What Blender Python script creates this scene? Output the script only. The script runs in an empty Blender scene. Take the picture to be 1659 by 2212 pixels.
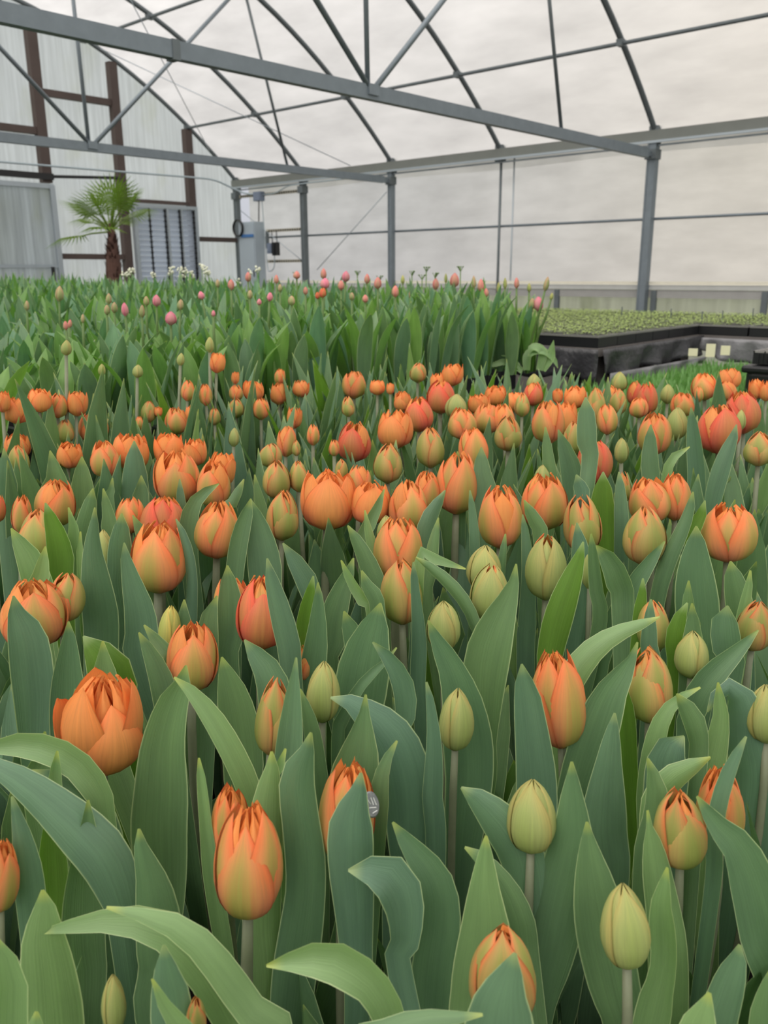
import bpy, math, random
import numpy as np
from mathutils import Vector, Matrix
RNG = random.Random(11)
C = bpy.context.scene.collection
pi = math.pi
EYE = 1.05                      # camera height above the floor
# ------------------------------------------------------------------ camera
FPX = 1821.0; CX, CY = 829.5, 1106.0
PITCH, ROLL, YAW = math.radians(15.85), math.radians(0.33), math.radians(47.73)
def cam_axes():
    fw = np.array([math.sin(YAW)*math.cos(PITCH), math.cos(YAW)*math.cos(PITCH), -math.sin(PITCH)])
    r = np.array([math.cos(YAW), -math.sin(YAW), 0.0]); d = np.cross(fw, r)
    return math.cos(ROLL)*r+math.sin(ROLL)*d, -math.sin(ROLL)*r+math.cos(ROLL)*d, fw
CR, CD, CF = cam_axes()
HEAD = np.array([math.sin(YAW), math.cos(YAW), 0.0])
ORI = np.array([0.0, 0.0, EYE])
def ray(x, y): return CR*((x-CX)/FPX)+CD*((y-CY)/FPX)+CF
def on(x, y, ax, val):          # the point of a ray at a world coordinate relative to the eye
    d = ray(x, y); return ORI+d*(val/d[ax])
def at_dist(x, y, hd):          # the point at horizontal distance hd ahead
    d = ray(x, y); return ORI+d*(hd/float(d@HEAD))
def depth(P): return float((np.asarray(P)-ORI)@CF)
# drop of the flower heads under the eye, by picture row -> horizontal distance
DY = [(600,.02),(700,.12),(780,.20),(830,.25),(870,.27),(925,.28),(1000,.29),(1100,.315),(1200,.34),(1300,.36),(1400,.375),(1500,.385),(1650,.40),(1800,.415),(2000,.43),(2150,.44),(2400,.45)]
def lerp_tab(t, x):
    if x <= t[0][0]: return t[0][1]
    for (a, b), (c, d) in zip(t, t[1:]):
        if x <= c: return b+(d-b)*(x-a)/(c-a)
    return t[-1][1]
def hd_of(y):
    ang = PITCH+math.atan((y-CY)/FPX)
    return lerp_tab(DY, y)/math.tan(ang)
HT = sorted((hd_of(y), lerp_tab(DY, y)) for y in (760, 780, 830, 870, 925, 1000, 1100, 1200, 1300, 1400, 1500, 1650, 1800, 2000, 2150, 2300))
def drop_at(hd): return lerp_tab(HT, hd)

def srgb(r, g, b):
    f = lambda c: (c/255/12.92) if c/255 <= .04045 else ((c/255+.055)/1.055)**2.4
    return (f(r), f(g), f(b), 1.0)
# ------------------------------------------------------------------ objects
def tag(o, label=None, cat=None, group=None, kind=None):
    if label: o['label'] = label
    if cat: o['category'] = cat
    if group: o['group'] = group
    if kind: o['kind'] = kind
    return o
def empty(name, loc=(0,0,0), rz=0):
    o = bpy.data.objects.new(name, None); o.empty_display_size = .05
    C.objects.link(o); o.location = loc; o.rotation_euler = (0, 0, rz); return o
def mesh_obj(name, verts, faces, mats, parent=None, uv=None, smooth=True, fmat=None, loc=None):
    me = bpy.data.meshes.new(name)
    me.from_pydata([tuple(v) for v in verts], [], faces); 
    for m in (mats if isinstance(mats, (list, tuple)) else [mats]): me.materials.append(m)
    if fmat: me.polygons.foreach_set('material_index', fmat)
    if uv is not None:
        l = me.uv_layers.new(name='UVMap')
        idx = np.empty(len(me.loops), dtype=np.int32); me.loops.foreach_get('vertex_index', idx)
        l.data.foreach_set('uv', np.asarray(uv, dtype=np.float32)[idx].ravel())
    if smooth: me.polygons.foreach_set('use_smooth', [True]*len(me.polygons))
    me.update()
    o = bpy.data.objects.new(name, me); C.objects.link(o)
    if parent: o.parent = parent
    if loc is not None: o.location = loc
    return o
class MB:
    def __init__(s): s.v = []; s.f = []; s.m = []
    def add(s, v, f, m=0):
        n = len(s.v); s.v += [tuple(p) for p in v]; s.f += [tuple(i+n for i in q) for q in f]; s.m += [m]*len(f); return s
    def box(s, x0, x1, y0, y1, z0, z1, m=0):
        v = [(x, y, z) for x in (x0, x1) for y in (y0, y1) for z in (z0, z1)]
        return s.add(v, [(0,1,3,2),(4,6,7,5),(0,4,5,1),(2,3,7,6),(0,2,6,4),(1,5,7,3)], m)
    def tube(s, pts, r, n=8, m=0, cap=True):
        pts = [np.array(p, float) for p in pts]; rr = r if isinstance(r, (list, tuple)) else [r]*len(pts)
        v = []; f = []
        up = None
        for i, p in enumerate(pts):
            t = pts[min(i+1, len(pts)-1)]-pts[max(i-1, 0)]; t = t/(np.linalg.norm(t)+1e-12)
            if up is None: up = np.array([0,0,1.]) if abs(t[2]) < .9 else np.array([1.,0,0])
            a = np.cross(t, up); a /= np.linalg.norm(a)+1e-12; b = np.cross(a, t); up = b
            for k in range(n):
                q = 2*pi*(k+.5)/n; v.append(p+rr[i]*(math.cos(q)*a+math.sin(q)*b))
        for i in range(len(pts)-1):
            for k in range(n):
                k2 = (k+1) % n; f.append((i*n+k, i*n+k2, (i+1)*n+k2, (i+1)*n+k))
        if cap: f.append(tuple(range(n))[::-1]); f.append(tuple((len(pts)-1)*n+k for k in range(n)))
        return s.add(v, f, m)
    def bar(s, a, b, w, h, up=(0,0,1), m=0):   # rectangular bar a->b, w sideways, h along up
        a = np.array(a, float); b = np.array(b, float); t = (b-a)/np.linalg.norm(b-a)
        u = np.array(up, float); sd = np.cross(t, u); sd /= np.linalg.norm(sd); u = np.cross(sd, t)
        v = [p+sd*w/2*i+u*h/2*j for p in (a, b) for i in (-1, 1) for j in (-1, 1)]
        return s.add(v, [(0,1,3,2),(4,6,7,5),(0,4,5,1),(2,3,7,6),(0,2,6,4),(1,5,7,3)], m)
    def build(s, name, mats, parent=None, smooth=False, loc=None):
        return mesh_obj(name, s.v, s.f, mats, parent, smooth=smooth, fmat=s.m, loc=loc)
def bevel(o, w=.004, seg=2):
    m = o.modifiers.new('bevel', 'BEVEL'); m.width = w; m.segments = seg; m.limit_method = 'ANGLE'; return o
# ------------------------------------------------------------------ materials
class NT:
    def __init__(s, name):
        s.mat = bpy.data.materials.new(name); s.mat.use_nodes = True
        s.t = s.mat.node_tree; s.t.nodes.clear(); s.out = s.n('ShaderNodeOutputMaterial')
    def n(s, typ, **kw):
        nd = s.t.nodes.new(typ)
        for k, v in kw.items():
            if k.startswith('_'): nd.inputs[k[1:]].default_value = v
            else: setattr(nd, k, v)
        return nd
    def l(s, a, b): s.t.links.new(a, b)
    def math(s, op, a, b=None, c=None, clamp=False):
        nd = s.n('ShaderNodeMath', operation=op, use_clamp=clamp)
        for i, x in enumerate((a, b, c)):
            if x is None: continue
            if isinstance(x, (int, float)): nd.inputs[i].default_value = x
            else: s.l(x, nd.inputs[i])
        return nd.outputs[0]
    def mix(s, f, a, b, blend='MIX'):
        nd = s.n('ShaderNodeMix', data_type='RGBA', blend_type=blend)
        for i, x in ((0, f), (6, a), (7, b)):
            if isinstance(x, (int, float)): nd.inputs[i].default_value = x
            elif isinstance(x, tuple): nd.inputs[i].default_value = x
            else: s.l(x, nd.inputs[i])
        return nd.outputs[2]
    def ramp(s, x, a, b): # smoothstep a..b
        nd = s.n('ShaderNodeMapRange', interpolation_type='SMOOTHSTEP'); nd.inputs[1].default_value = a; nd.inputs[2].default_value = b
        s.l(x, nd.inputs[0]); return nd.outputs[0]
    def noise(s, vec, scale, detail=3, rough=.55):
        nd = s.n('ShaderNodeTexNoise'); nd.inputs['Scale'].default_value = scale; nd.inputs['Detail'].default_value = detail; nd.inputs['Roughness'].default_value = rough
        if vec is not None: s.l(vec, nd.inputs['Vector'])
        return nd.outputs['Fac']
    def scaled(s, vec, sx, sy, sz=1):
        nd = s.n('ShaderNodeMapping'); nd.inputs['Scale'].default_value = (sx, sy, sz); s.l(vec, nd.inputs['Vector']); return nd.outputs[0]
def plain(name, col, rough=.6, metal=0, noise=.12, scale=8, spec=.5, bump=0):
    m = NT(name); tc = m.n('ShaderNodeTexCoord'); ns = m.noise(tc.outputs['Object'], scale)
    k = m.math('MULTIPLY_ADD', ns, 2*noise, 1-noise)
    c = m.n('ShaderNodeVectorMath', operation='SCALE'); c.inputs[0].default_value = col[:3]; m.l(k, c.inputs['Scale'])
    b = m.n('ShaderNodeBsdfPrincipled', _Roughness=rough, _Metallic=metal); b.inputs['Specular IOR Level'].default_value = spec
    m.l(c.outputs[0], b.inputs['Base Color'])
    if bump:
        bp = m.n('ShaderNodeBump', _Strength=bump, _Distance=.01); m.l(m.noise(tc.outputs['Object'], scale*4), bp.inputs['Height']); m.l(bp.outputs[0], b.inputs['Normal'])
    m.l(b.outputs[0], m.out.inputs[0]); return m.mat

def leaf_mat(name, c1, c2, edge, transl=.16, rough=.42, tipcol=None, streak=1.0):
    m = NT(name); uv = m.n('ShaderNodeUVMap').outputs[0]; sep = m.n('ShaderNodeSeparateXYZ'); m.l(uv, sep.inputs[0])
    oi = m.n('ShaderNodeObjectInfo').outputs['Random']
    u = m.math('ABSOLUTE', m.math('SUBTRACT', m.math('MULTIPLY', sep.outputs[0], 2.0), 1.0))
    cmb = m.n('ShaderNodeCombineXYZ'); m.l(sep.outputs[0], cmb.inputs[0]); m.l(sep.outputs[1], cmb.inputs[1]); m.l(m.math('MULTIPLY', oi, 37.0), cmb.inputs[2])
    st = m.noise(m.scaled(cmb.outputs[0], 26, 1.2), 1.0, 3)
    bl = m.noise(m.scaled(cmb.outputs[0], 2.2, 3.5), 1.0, 3)
    base = m.mix(m.math('ADD', m.math('MULTIPLY', oi, .62), m.math('MULTIPLY', bl, .38), clamp=True), c1, c2)
    v = m.math('MULTIPLY_ADD', st, .36*streak, 1-.18*streak)
    v = m.math('MULTIPLY', v, m.math('MULTIPLY_ADD', bl, .5, .75))
    sc = m.n('ShaderNodeVectorMath', operation='SCALE'); m.l(base, sc.inputs[0]); m.l(v, sc.inputs['Scale'])
    col = m.mix(m.math('MULTIPLY', m.ramp(u, .93, .985), .8), sc.outputs[0], edge)
    tip = m.ramp(sep.outputs[1], .97, 1.0); col = m.mix(m.math('MULTIPLY', tip, .6), col, tipcol or edge)
    b = m.n('ShaderNodeBsdfPrincipled', _Roughness=rough); b.inputs['Specular IOR Level'].default_value = .45
    m.l(col, b.inputs['Base Color'])
    bp = m.n('ShaderNodeBump', _Strength=.25, _Distance=.002); m.l(st, bp.inputs['Height']); m.l(bp.outputs[0], b.inputs['Normal'])
    tr = m.n('ShaderNodeBsdfTranslucent'); tcl = m.mix(1.0, col, (.75, 1.0, .25, 1), 'MULTIPLY')
    sc2 = m.n('ShaderNodeVectorMath', operation='SCALE'); m.l(tcl, sc2.inputs[0]); sc2.inputs['Scale'].default_value = 1.6; m.l(sc2.outputs[0], tr.inputs[0])
    mx = m.n('ShaderNodeMixShader'); mx.inputs[0].default_value = transl; m.l(b.outputs[0], mx.inputs[1]); m.l(tr.outputs[0], mx.inputs[2])
    m.l(mx.outputs[0], m.out.inputs[0]); return m.mat
def petal_mat(name, mid, low, edge, feather=.7, blush=None, transl=.18, ew=1.0):
    """mid colour, colour of the green feather at the base and midrib, colour of the margins and tip"""
    m = NT(name); uv = m.n('ShaderNodeUVMap').outputs[0]; sep = m.n('ShaderNodeSeparateXYZ'); m.l(uv, sep.inputs[0])
    oi = m.n('ShaderNodeObjectInfo').outputs['Random']
    u = m.math('ABSOLUTE', m.math('SUBTRACT', m.math('MULTIPLY', sep.outputs[0], 2.0), 1.0)); v = sep.outputs[1]
    cmb = m.n('ShaderNodeCombineXYZ'); m.l(sep.outputs[0], cmb.inputs[0]); m.l(v, cmb.inputs[1]); m.l(m.math('MULTIPLY', oi, 53.0), cmb.inputs[2])
    st = m.noise(m.scaled(cmb.outputs[0], 22, 1.6), 1.0, 4); bl = m.noise(m.scaled(cmb.outputs[0], 2.5, 2.0), 1.0, 2)
    # margin weight grows toward tip
    e = m.math('ADD', m.math('MULTIPLY', m.math('POWER', u, 2.2), .75), m.math('MULTIPLY', m.math('POWER', v, 2.5), .62))
    e = m.math('ADD', e, m.math('MULTIPLY_ADD', m.math('ADD', bl, st), .55, -.55))
    e = m.ramp(e, .12+.25*(1-ew), .95+.25*(1-ew))
    g = m.math('MULTIPLY', m.math('SUBTRACT', 1.0, m.ramp(u, .02, .62)), m.math('SUBTRACT', 1.05, m.math('MULTIPLY', v, .6)), clamp=True)
    g = m.math('MULTIPLY', m.math('ADD', g, m.math('MULTIPLY_ADD', st, .9, -.45)), feather, clamp=True)
    col = m.mix(g, mid, low); col = m.mix(e, col, edge)
    if blush: col = m.mix(m.math('MULTIPLY', m.math('SUBTRACT', 1.0, m.ramp(v, .1, .6)), m.math('MULTIPLY', m.ramp(u, .25, .8), .7)), col, blush)
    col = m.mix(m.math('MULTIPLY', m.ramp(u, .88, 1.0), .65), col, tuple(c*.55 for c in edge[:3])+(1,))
    k = m.math('MULTIPLY', m.math('MULTIPLY_ADD', st, .5, .75), m.math('MULTIPLY_ADD', oi, .2, .9))
    sc = m.n('ShaderNodeVectorMath', operation='SCALE'); m.l(col, sc.inputs[0]); m.l(k, sc.inputs['Scale'])
    b = m.n('ShaderNodeBsdfPrincipled', _Roughness=.5); b.inputs['Specular IOR Level'].default_value = .3; m.l(sc.outputs[0], b.inputs['Base Color'])
    bp = m.n('ShaderNodeBump', _Strength=.3, _Distance=.001); m.l(st, bp.inputs['Height']); m.l(bp.outputs[0], b.inputs['Normal'])
    tr = m.n('ShaderNodeBsdfTranslucent'); m.l(sc.outputs[0], tr.inputs[0])
    mx = m.n('ShaderNodeMixShader'); mx.inputs[0].default_value = transl; m.l(b.outputs[0], mx.inputs[1]); m.l(tr.outputs[0], mx.inputs[2])
    m.l(mx.outputs[0], m.out.inputs[0]); return m.mat
def film_mat(name, col, trans=.28, streak=(1, 1, 1), amt=.1, stain=None, mott=1.2, diff=.12):
    m = NT(name); tc = m.n('ShaderNodeTexCoord').outputs['Object']
    s1 = m.noise(m.scaled(tc, *streak), 1.0, 4); s2 = m.noise(tc, mott, 3)
    k = m.math('ADD', m.math('MULTIPLY_ADD', s1, 2*amt, 1-amt), m.math('MULTIPLY_ADD', s2, .24, -.12))
    sc = m.n('ShaderNodeVectorMath', operation='SCALE'); sc.inputs[0].default_value = col[:3]; m.l(k, sc.inputs['Scale'])
    c = sc.outputs[0]
    if stain: c = m.mix(m.math('MULTIPLY', m.ramp(m.noise(m.scaled(tc, *stain[1]), 1.0, 3), .5, .75), stain[2]), c, stain[0])
    tl = m.n('ShaderNodeBsdfTranslucent'); m.l(c, tl.inputs[0])
    df = m.n('ShaderNodeBsdfPrincipled', _Roughness=.35); m.l(c, df.inputs['Base Color'])
    tp = m.n('ShaderNodeBsdfTransparent'); m.l(c, tp.inputs[0])
    a = m.n('ShaderNodeMixShader'); a.inputs[0].default_value = diff; m.l(tl.outputs[0], a.inputs[1]); m.l(df.outputs[0], a.inputs[2])
    b = m.n('ShaderNodeMixShader'); b.inputs[0].default_value = trans; m.l(a.outputs[0], b.inputs[1]); m.l(tp.outputs[0], b.inputs[2])
    m.l(b.outputs[0], m.out.inputs[0]); return m.mat

M = {}
EDGE = srgb(188, 205, 158)
M['leaf'] = leaf_mat('tulip_leaf', srgb(94, 128, 100), srgb(118, 148, 100), EDGE, tipcol=srgb(190, 200, 110))
M['leaf_blue'] = leaf_mat('tulip_leaf_bluish', srgb(95, 128, 109), srgb(115, 147, 113), EDGE, tipcol=srgb(180, 195, 130))
M['leaf_pale'] = leaf_mat('tulip_leaf_pale', srgb(126, 158, 108), srgb(140, 170, 116), srgb(208, 222, 172), tipcol=srgb(205, 210, 110), transl=.2)
M['leaf_bright'] = leaf_mat('tulip_leaf_bright', srgb(96, 132, 54), srgb(112, 148, 66), EDGE, transl=.3)
M['leaf_back'] = leaf_mat('back_bed_leaf', srgb(92, 136, 76), srgb(132, 168, 92), srgb(160, 185, 125), transl=.25, rough=.36)
M['leaf_back_blue'] = leaf_mat('back_bed_leaf_bluish', srgb(92, 134, 106), srgb(116, 154, 112), srgb(160, 185, 135), transl=.18, rough=.36)
M['shoot'] = leaf_mat('young_shoot', srgb(96, 144, 84), srgb(122, 168, 98), srgb(150, 185, 115), transl=.2)
M['stem'] = plain('tulip_stem', srgb(130, 136, 110), .5, noise=.15, scale=60)
M['stem_green'] = plain('green_stem', srgb(96, 124, 66), .5, noise=.15, scale=60)
OR = srgb(253, 146, 84)
M['G'] = petal_mat('petal_green', srgb(176, 186, 116), srgb(160, 178, 100), srgb(196, 184, 112), .8)
M['Y'] = petal_mat('petal_yellow_green', srgb(200, 204, 116), srgb(174, 188, 96), srgb(228, 206, 110), .7)
M['O'] = petal_mat('petal_olive', srgb(198, 174, 104), srgb(158, 166, 88), srgb(236, 136, 84), 1.3, blush=srgb(210, 166, 112), ew=.45)
M['P'] = petal_mat('petal_peach', srgb(242, 166, 106), srgb(182, 172, 92), srgb(252, 138, 84), 1.2, blush=srgb(232, 144, 116))
M['R'] = petal_mat('petal_red_orange', srgb(232, 128, 92), srgb(198, 148, 86), srgb(244, 104, 76), .8, blush=srgb(230, 112, 102))
M['X'] = petal_mat('petal_orange', srgb(253, 164, 98), srgb(230, 174, 98), OR, .5, blush=srgb(240, 132, 108))
M['I'] = petal_mat('petal_inner_orange', srgb(255, 172, 102), srgb(246, 180, 100), srgb(255, 160, 86), .3, transl=.3)
M['IG'] = petal_mat('petal_inner_olive', srgb(220, 172, 98), srgb(178, 164, 88), srgb(244, 150, 80), .6)
M['K'] = petal_mat('petal_pink', srgb(232, 152, 160), srgb(208, 168, 150), srgb(240, 126, 160), .5)
M['C'] = petal_mat('petal_coral', srgb(220, 154, 138), srgb(188, 166, 126), srgb(234, 134, 132), .6)
M['KG'] = petal_mat('petal_pinkish_green', srgb(180, 178, 128), srgb(154, 172, 104), srgb(210, 162, 132), .8)
M['white_petal'] = plain('white_petal', srgb(226, 228, 206), .6)
M['steel'] = plain('galvanised_steel', srgb(124, 134, 142), .5, .35, noise=.16, scale=14)
M['steel_dark'] = plain('weathered_steel', srgb(104, 112, 116), .55, .3, noise=.2, scale=9)
M['wood'] = plain('brown_painted_timber', srgb(78, 66, 62), .7, noise=.2, scale=6)
M['alu'] = plain('aluminium', srgb(170, 180, 188), .4, .4, noise=.06)
M['pipe'] = plain('pale_conduit', srgb(170, 184, 192), .4, .2, noise=.06)
M['black'] = plain('black_plastic', srgb(26, 27, 30), .42, noise=.2, scale=20)
M['blackfilm'] = plain('black_film', srgb(62, 62, 66), .38, noise=.35, scale=9, bump=.6)
M['greyfilm'] = plain('grey_film', srgb(122, 122, 126), .35, noise=.3, scale=8, bump=.5)
M['soil'] = plain('peat_soil', srgb(34, 28, 24), .95, noise=.5, scale=60, bump=.8)
M['floor'] = plain('dark_gravel', srgb(58, 54, 50), .95, noise=.3, scale=20, bump=.6)
M['grey_box'] = plain('grey_enamel', srgb(118, 130, 150), .5, noise=.04)
M['cabinet'] = plain('cabinet_enamel', srgb(168, 180, 190), .45, noise=.06, scale=3)
M['blue'] = plain('blue_tape', srgb(66, 116, 176), .5)
M['white'] = plain('white_plastic', srgb(212, 214, 212), .5, noise=.05)
M['tagyellow'] = plain('pale_yellow_card', srgb(226, 224, 190), .7, noise=.04)
M['timber'] = plain('grey_bench_timber', srgb(104, 100, 98), .85, noise=.3, scale=14)
M['seedling'] = plain('seedling_green', srgb(146, 166, 92), .7, noise=.5, scale=40)
M['rim'] = plain('tray_rim_grey', srgb(120, 120, 116), .5)
M['gutterm'] = plain('eave_channel', srgb(122, 126, 122), .6, .2, noise=.12, scale=5)
M['fibre'] = plain('palm_fibre', srgb(92, 66, 58), .9, noise=.45, scale=30, bump=.8)
M['frond'] = leaf_mat('palm_frond', srgb(96, 124, 44), srgb(124, 148, 62), srgb(150, 165, 90), transl=.25, rough=.35)
M['silver'] = plain('silver_foil', srgb(150, 152, 156), .3, .8, noise=.5, scale=400)
M['film_roof'] = film_mat('poly_film_roof', (.64, .625, .613), .40, (2.6, .9, 2.6), .30, mott=.5)
M['film_wall'] = film_mat('poly_film_side_wall', (.91, .905, .91), .34, (.5, 1.4, 5), .22)
M['poly'] = film_mat('twin_wall_sheet', (.71, .735, .765), .30, (26, 26, .9), .34, stain=((.60, .62, .52, 1), (2, 2, 1.2), .5), mott=.8)
M['poly_low'] = film_mat('algae_dusted_sheet', (.80, .82, .74), .30, (14, 14, .9), .22, stain=((.52, .56, .42, 1), (3, 3, 1.2), .6))
M['louver'] = film_mat('louver_blade', (.78, .82, .90), .10, (1, 1, 1), .06, diff=.3)
# ------------------------------------------------------------------ leaf
def smooth_path(P, n):
    """Catmull-Rom through rows of P, n samples uniform in arc length"""
    P = np.asarray(P, float); Q = np.vstack([2*P[0]-P[1], P, 2*P[-1]-P[-2]]); out = []
    for i in range(1, len(Q)-2):
        a, b, c, d = Q[i-1], Q[i], Q[i+1], Q[i+2]
        for k in range(8):
            t = k/8; out.append(.5*((2*b)+(c-a)*t+(2*a-5*b+4*c-d)*t*t+(3*b-a-3*c+d)*t**3))
    out.append(P[-1]); out = np.array(out)
    s = np.r_[0, np.cumsum(np.linalg.norm(np.diff(out[:, :3], axis=0), axis=1))]
    q = np.linspace(0, s[-1], n)
    return np.stack([np.interp(q, s, out[:, j]) for j in range(out.shape[1])], 1), s[-1]
def blade(path, normal, ns=18, nu=6, chan=.22, roll=0.0, twist=0.0, wave=0.0, ph=0.0):
    """path rows x,y,z,halfwidth from BASE to TIP; normal = callable or vector the face looks along. Returns verts, faces, uv"""
    S, L = smooth_path(path, ns+1)
    P, W = S[:, :3], np.maximum(S[:, 3], .0004)
    T = np.gradient(P, axis=0); T /= np.linalg.norm(T, axis=1)[:, None]+1e-12
    v = []; uv = []
    prev = None
    for i in range(ns+1):
        t = i/ns; n0 = normal(P[i]) if callable(normal) else normal
        n = n0-T[i]*float(n0@T[i]); ln = np.linalg.norm(n)
        if ln < .25 and prev is not None: n = n+prev*.5; n = n-T[i]*float(n@T[i]); ln = np.linalg.norm(n)
        n = n/(ln+1e-9); prev = n
        sd = np.cross(T[i], n); a = roll+twist*(t-.6)
        s2 = sd*math.cos(a)+n*math.sin(a); n2 = n*math.cos(a)-sd*math.sin(a)
        for k in range(nu+1):
            u = 2*k/nu-1
            off = chan*W[i]*(u*u-.3)+wave*W[i]*u*math.sin(ph+t*9+u*1.2)
            v.append(P[i]+s2*W[i]*u+n2*off); uv.append((k/nu, t))
    f = [(i*(nu+1)+k, i*(nu+1)+k+1, (i+1)*(nu+1)+k+1, (i+1)*(nu+1)+k) for i in range(ns) for k in range(nu)]
    return v, f, uv
def leaf_local(r, L, W, lean, arch, az, base=(0,0,0), start=.015, side=0.0):
    """path of a leaf in a plant's own space. az direction, lean = outward angle at base, arch = extra bend to the tip"""
    pts = []; x = start; z = 0; n = 7; ca, sa = math.cos(az), math.sin(az)
    prof = [.38, .66, .88, 1.0, 1.0, .90, .62, .02]
    for i in range(n+1):
        t = i/n
        sdx = side*math.sin(t*pi)*.02
        pts.append((base[0]+x*ca-sdx*sa, base[1]+x*sa+sdx*ca, base[2]+z, W*prof[i]))
        th = lean+arch*t**2.2; x += L/n*math.sin(th); z += L/n*math.cos(th)
    return pts
def add_leaf(name, path, normal, mat, parent, origin, **kw):
    v, f, uv = blade(path, normal, **kw)
    return mesh_obj(name, np.asarray(v)-np.asarray(origin), f, mat, parent, uv=uv)
# ------------------------------------------------------------------ flower
CL = [(0,.26),(.05,.55),(.12,.77),(.22,.92),(.34,1.0),(.48,.99),(.62,.90),(.75,.735),(.86,.52),(.94,.30),(1.0,.09)]
OPN = [(0,.26),(.05,.55),(.12,.77),(.22,.92),(.34,1.0),(.48,1.04),(.62,1.04),(.75,1.01),(.86,.97),(.94,.94),(1.0,.93)]
def prof(t, o): return lerp_tab(CL, t)*(1-o)+lerp_tab(OPN, t)*o
def petal(phi, o, R, H, A0, rs, hs, nl, nu, rnd, flare=0.0, curl=0.0, ruff=0.0, sharp=1.0, spiral=.035, vee=.0):
    v = []; uv = []; p1 = rnd.uniform(0, 6); skew = rnd.uniform(-.10, .10)
    for i in range(nl+1):
        t = (i/nl)**.9; r = prof(t, o)*rs*R
        A = A0*(max(0, 1-t**(2.6*sharp)))**.70*(1-.12*o*t)
        for k in range(nu+1):
            u = 2*k/nu-1; a = phi+A*u+skew*t*t
            tt = max(0, t-.5)*2
            rr = r*(1+flare*tt**1.5+spiral*u)+R*.05*(1-u*u)*math.sin(pi*min(1, t*1.05))-R*curl*tt**3+ruff*R*math.sin(p1+u*4+t*5)*tt
            rr -= vee*R*max(0, .25-abs(u))*math.sin(pi*t)
            z = H*hs*t*(1-.10*flare*tt)-H*.02*u*u*t + ruff*H*.25*math.sin(p1+u*5)*tt
            v.append((rr*math.cos(a), rr*math.sin(a), z)); uv.append((k/nu, t))
    f = [(i*(nu+1)+k, i*(nu+1)+k+1, (i+1)*(nu+1)+k+1, (i+1)*(nu+1)+k) for i in range(nl) for k in range(nu)]
    return v, f, uv
KIND = {'T': (0.15, 'G', 'P', 3),  # openness, outer material, inner material, number of inner petals
 'G': (0.0, 'G', 'G', 0), 'Y': (0.10, 'Y', 'Y', 3), 'O': (0.16, 'O', 'I', 4), 'P': (0.50, 'P', 'I', 9), 'R': (0.46, 'R', 'I', 8),
 'X': (0.88, 'X', 'I', 14), 'W': (0.62, 'X', 'I', 17), 'K': (0.03, 'K', 'K', 0), 'C': (0.02, 'C', 'C', 0), 'KG': (0.0, 'KG', 'KG', 0)}
def flower_petals(kind, R, H, rnd, rot, nl, nu, lod):
    o, om, im, nin = KIND[kind]; out = []; op = o > .05
    sh = 1.9 if o < .12 else 1.5 if o < .2 else 1.1 if o < .6 else 1.0
    d120 = 2*pi/3; sp = rnd.choice([-.045, .045])
    for k in range(3):      # three outer petals, none alike
        ok = max(0, o+(rnd.uniform(-.18, .24) if o > .15 else rnd.uniform(0, .10) if op else 0)); hk = 1-rnd.uniform(0, .13)*(o > .15)-rnd.uniform(0, .04)*op
        fl = rnd.uniform(0, .10)*(o > .15)
        if kind == 'W': ok = (.98, .60, .80)[k]; hk = (.70, .80, .84)[k]; fl = (.28, .02, .14)[k]
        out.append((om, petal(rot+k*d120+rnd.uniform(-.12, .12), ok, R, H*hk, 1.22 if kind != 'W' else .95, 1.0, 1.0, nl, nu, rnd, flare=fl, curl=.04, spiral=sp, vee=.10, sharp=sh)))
    for k in range(3):      # three behind them
        ok = max(0, o+(rnd.uniform(-.14, .12) if o > .15 else 0))
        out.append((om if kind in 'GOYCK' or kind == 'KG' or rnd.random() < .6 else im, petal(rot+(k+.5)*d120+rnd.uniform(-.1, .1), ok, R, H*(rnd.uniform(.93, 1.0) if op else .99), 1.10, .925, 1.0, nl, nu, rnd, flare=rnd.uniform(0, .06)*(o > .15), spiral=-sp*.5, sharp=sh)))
    if lod > 0 or nin > 0:
        rings = [(.80, .99), (.60, .97), (.38, .92)] if kind != 'W' else [(.80, 1.0), (.62, 1.02), (.38, .98)]
        n_in = nin if lod else min(nin, 6)
        for k in range(n_in):
            ring = 0 if k < 5 else (1 if k < 10 else 2); rs, hs = rings[ring]
            if kind in ('O', 'Y'): rs, hs = .86, .95
            mt = im if (kind in 'XW' or rnd.random() < .7) else 'IG'
            oi_ = {'W': .42, 'X': .55}.get(kind, min(.42, o*.9))
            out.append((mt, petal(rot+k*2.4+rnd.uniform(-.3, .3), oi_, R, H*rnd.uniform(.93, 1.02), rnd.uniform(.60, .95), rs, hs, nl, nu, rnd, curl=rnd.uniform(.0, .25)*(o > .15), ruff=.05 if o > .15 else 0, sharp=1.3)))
    return out
def basis_from(zaxis):
    z = np.asarray(zaxis, float); z = z/np.linalg.norm(z); x = np.cross(np.array([0., 1, 0]), z); x /= np.linalg.norm(x); return np.stack([x, np.cross(z, x), z], 1)
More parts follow.
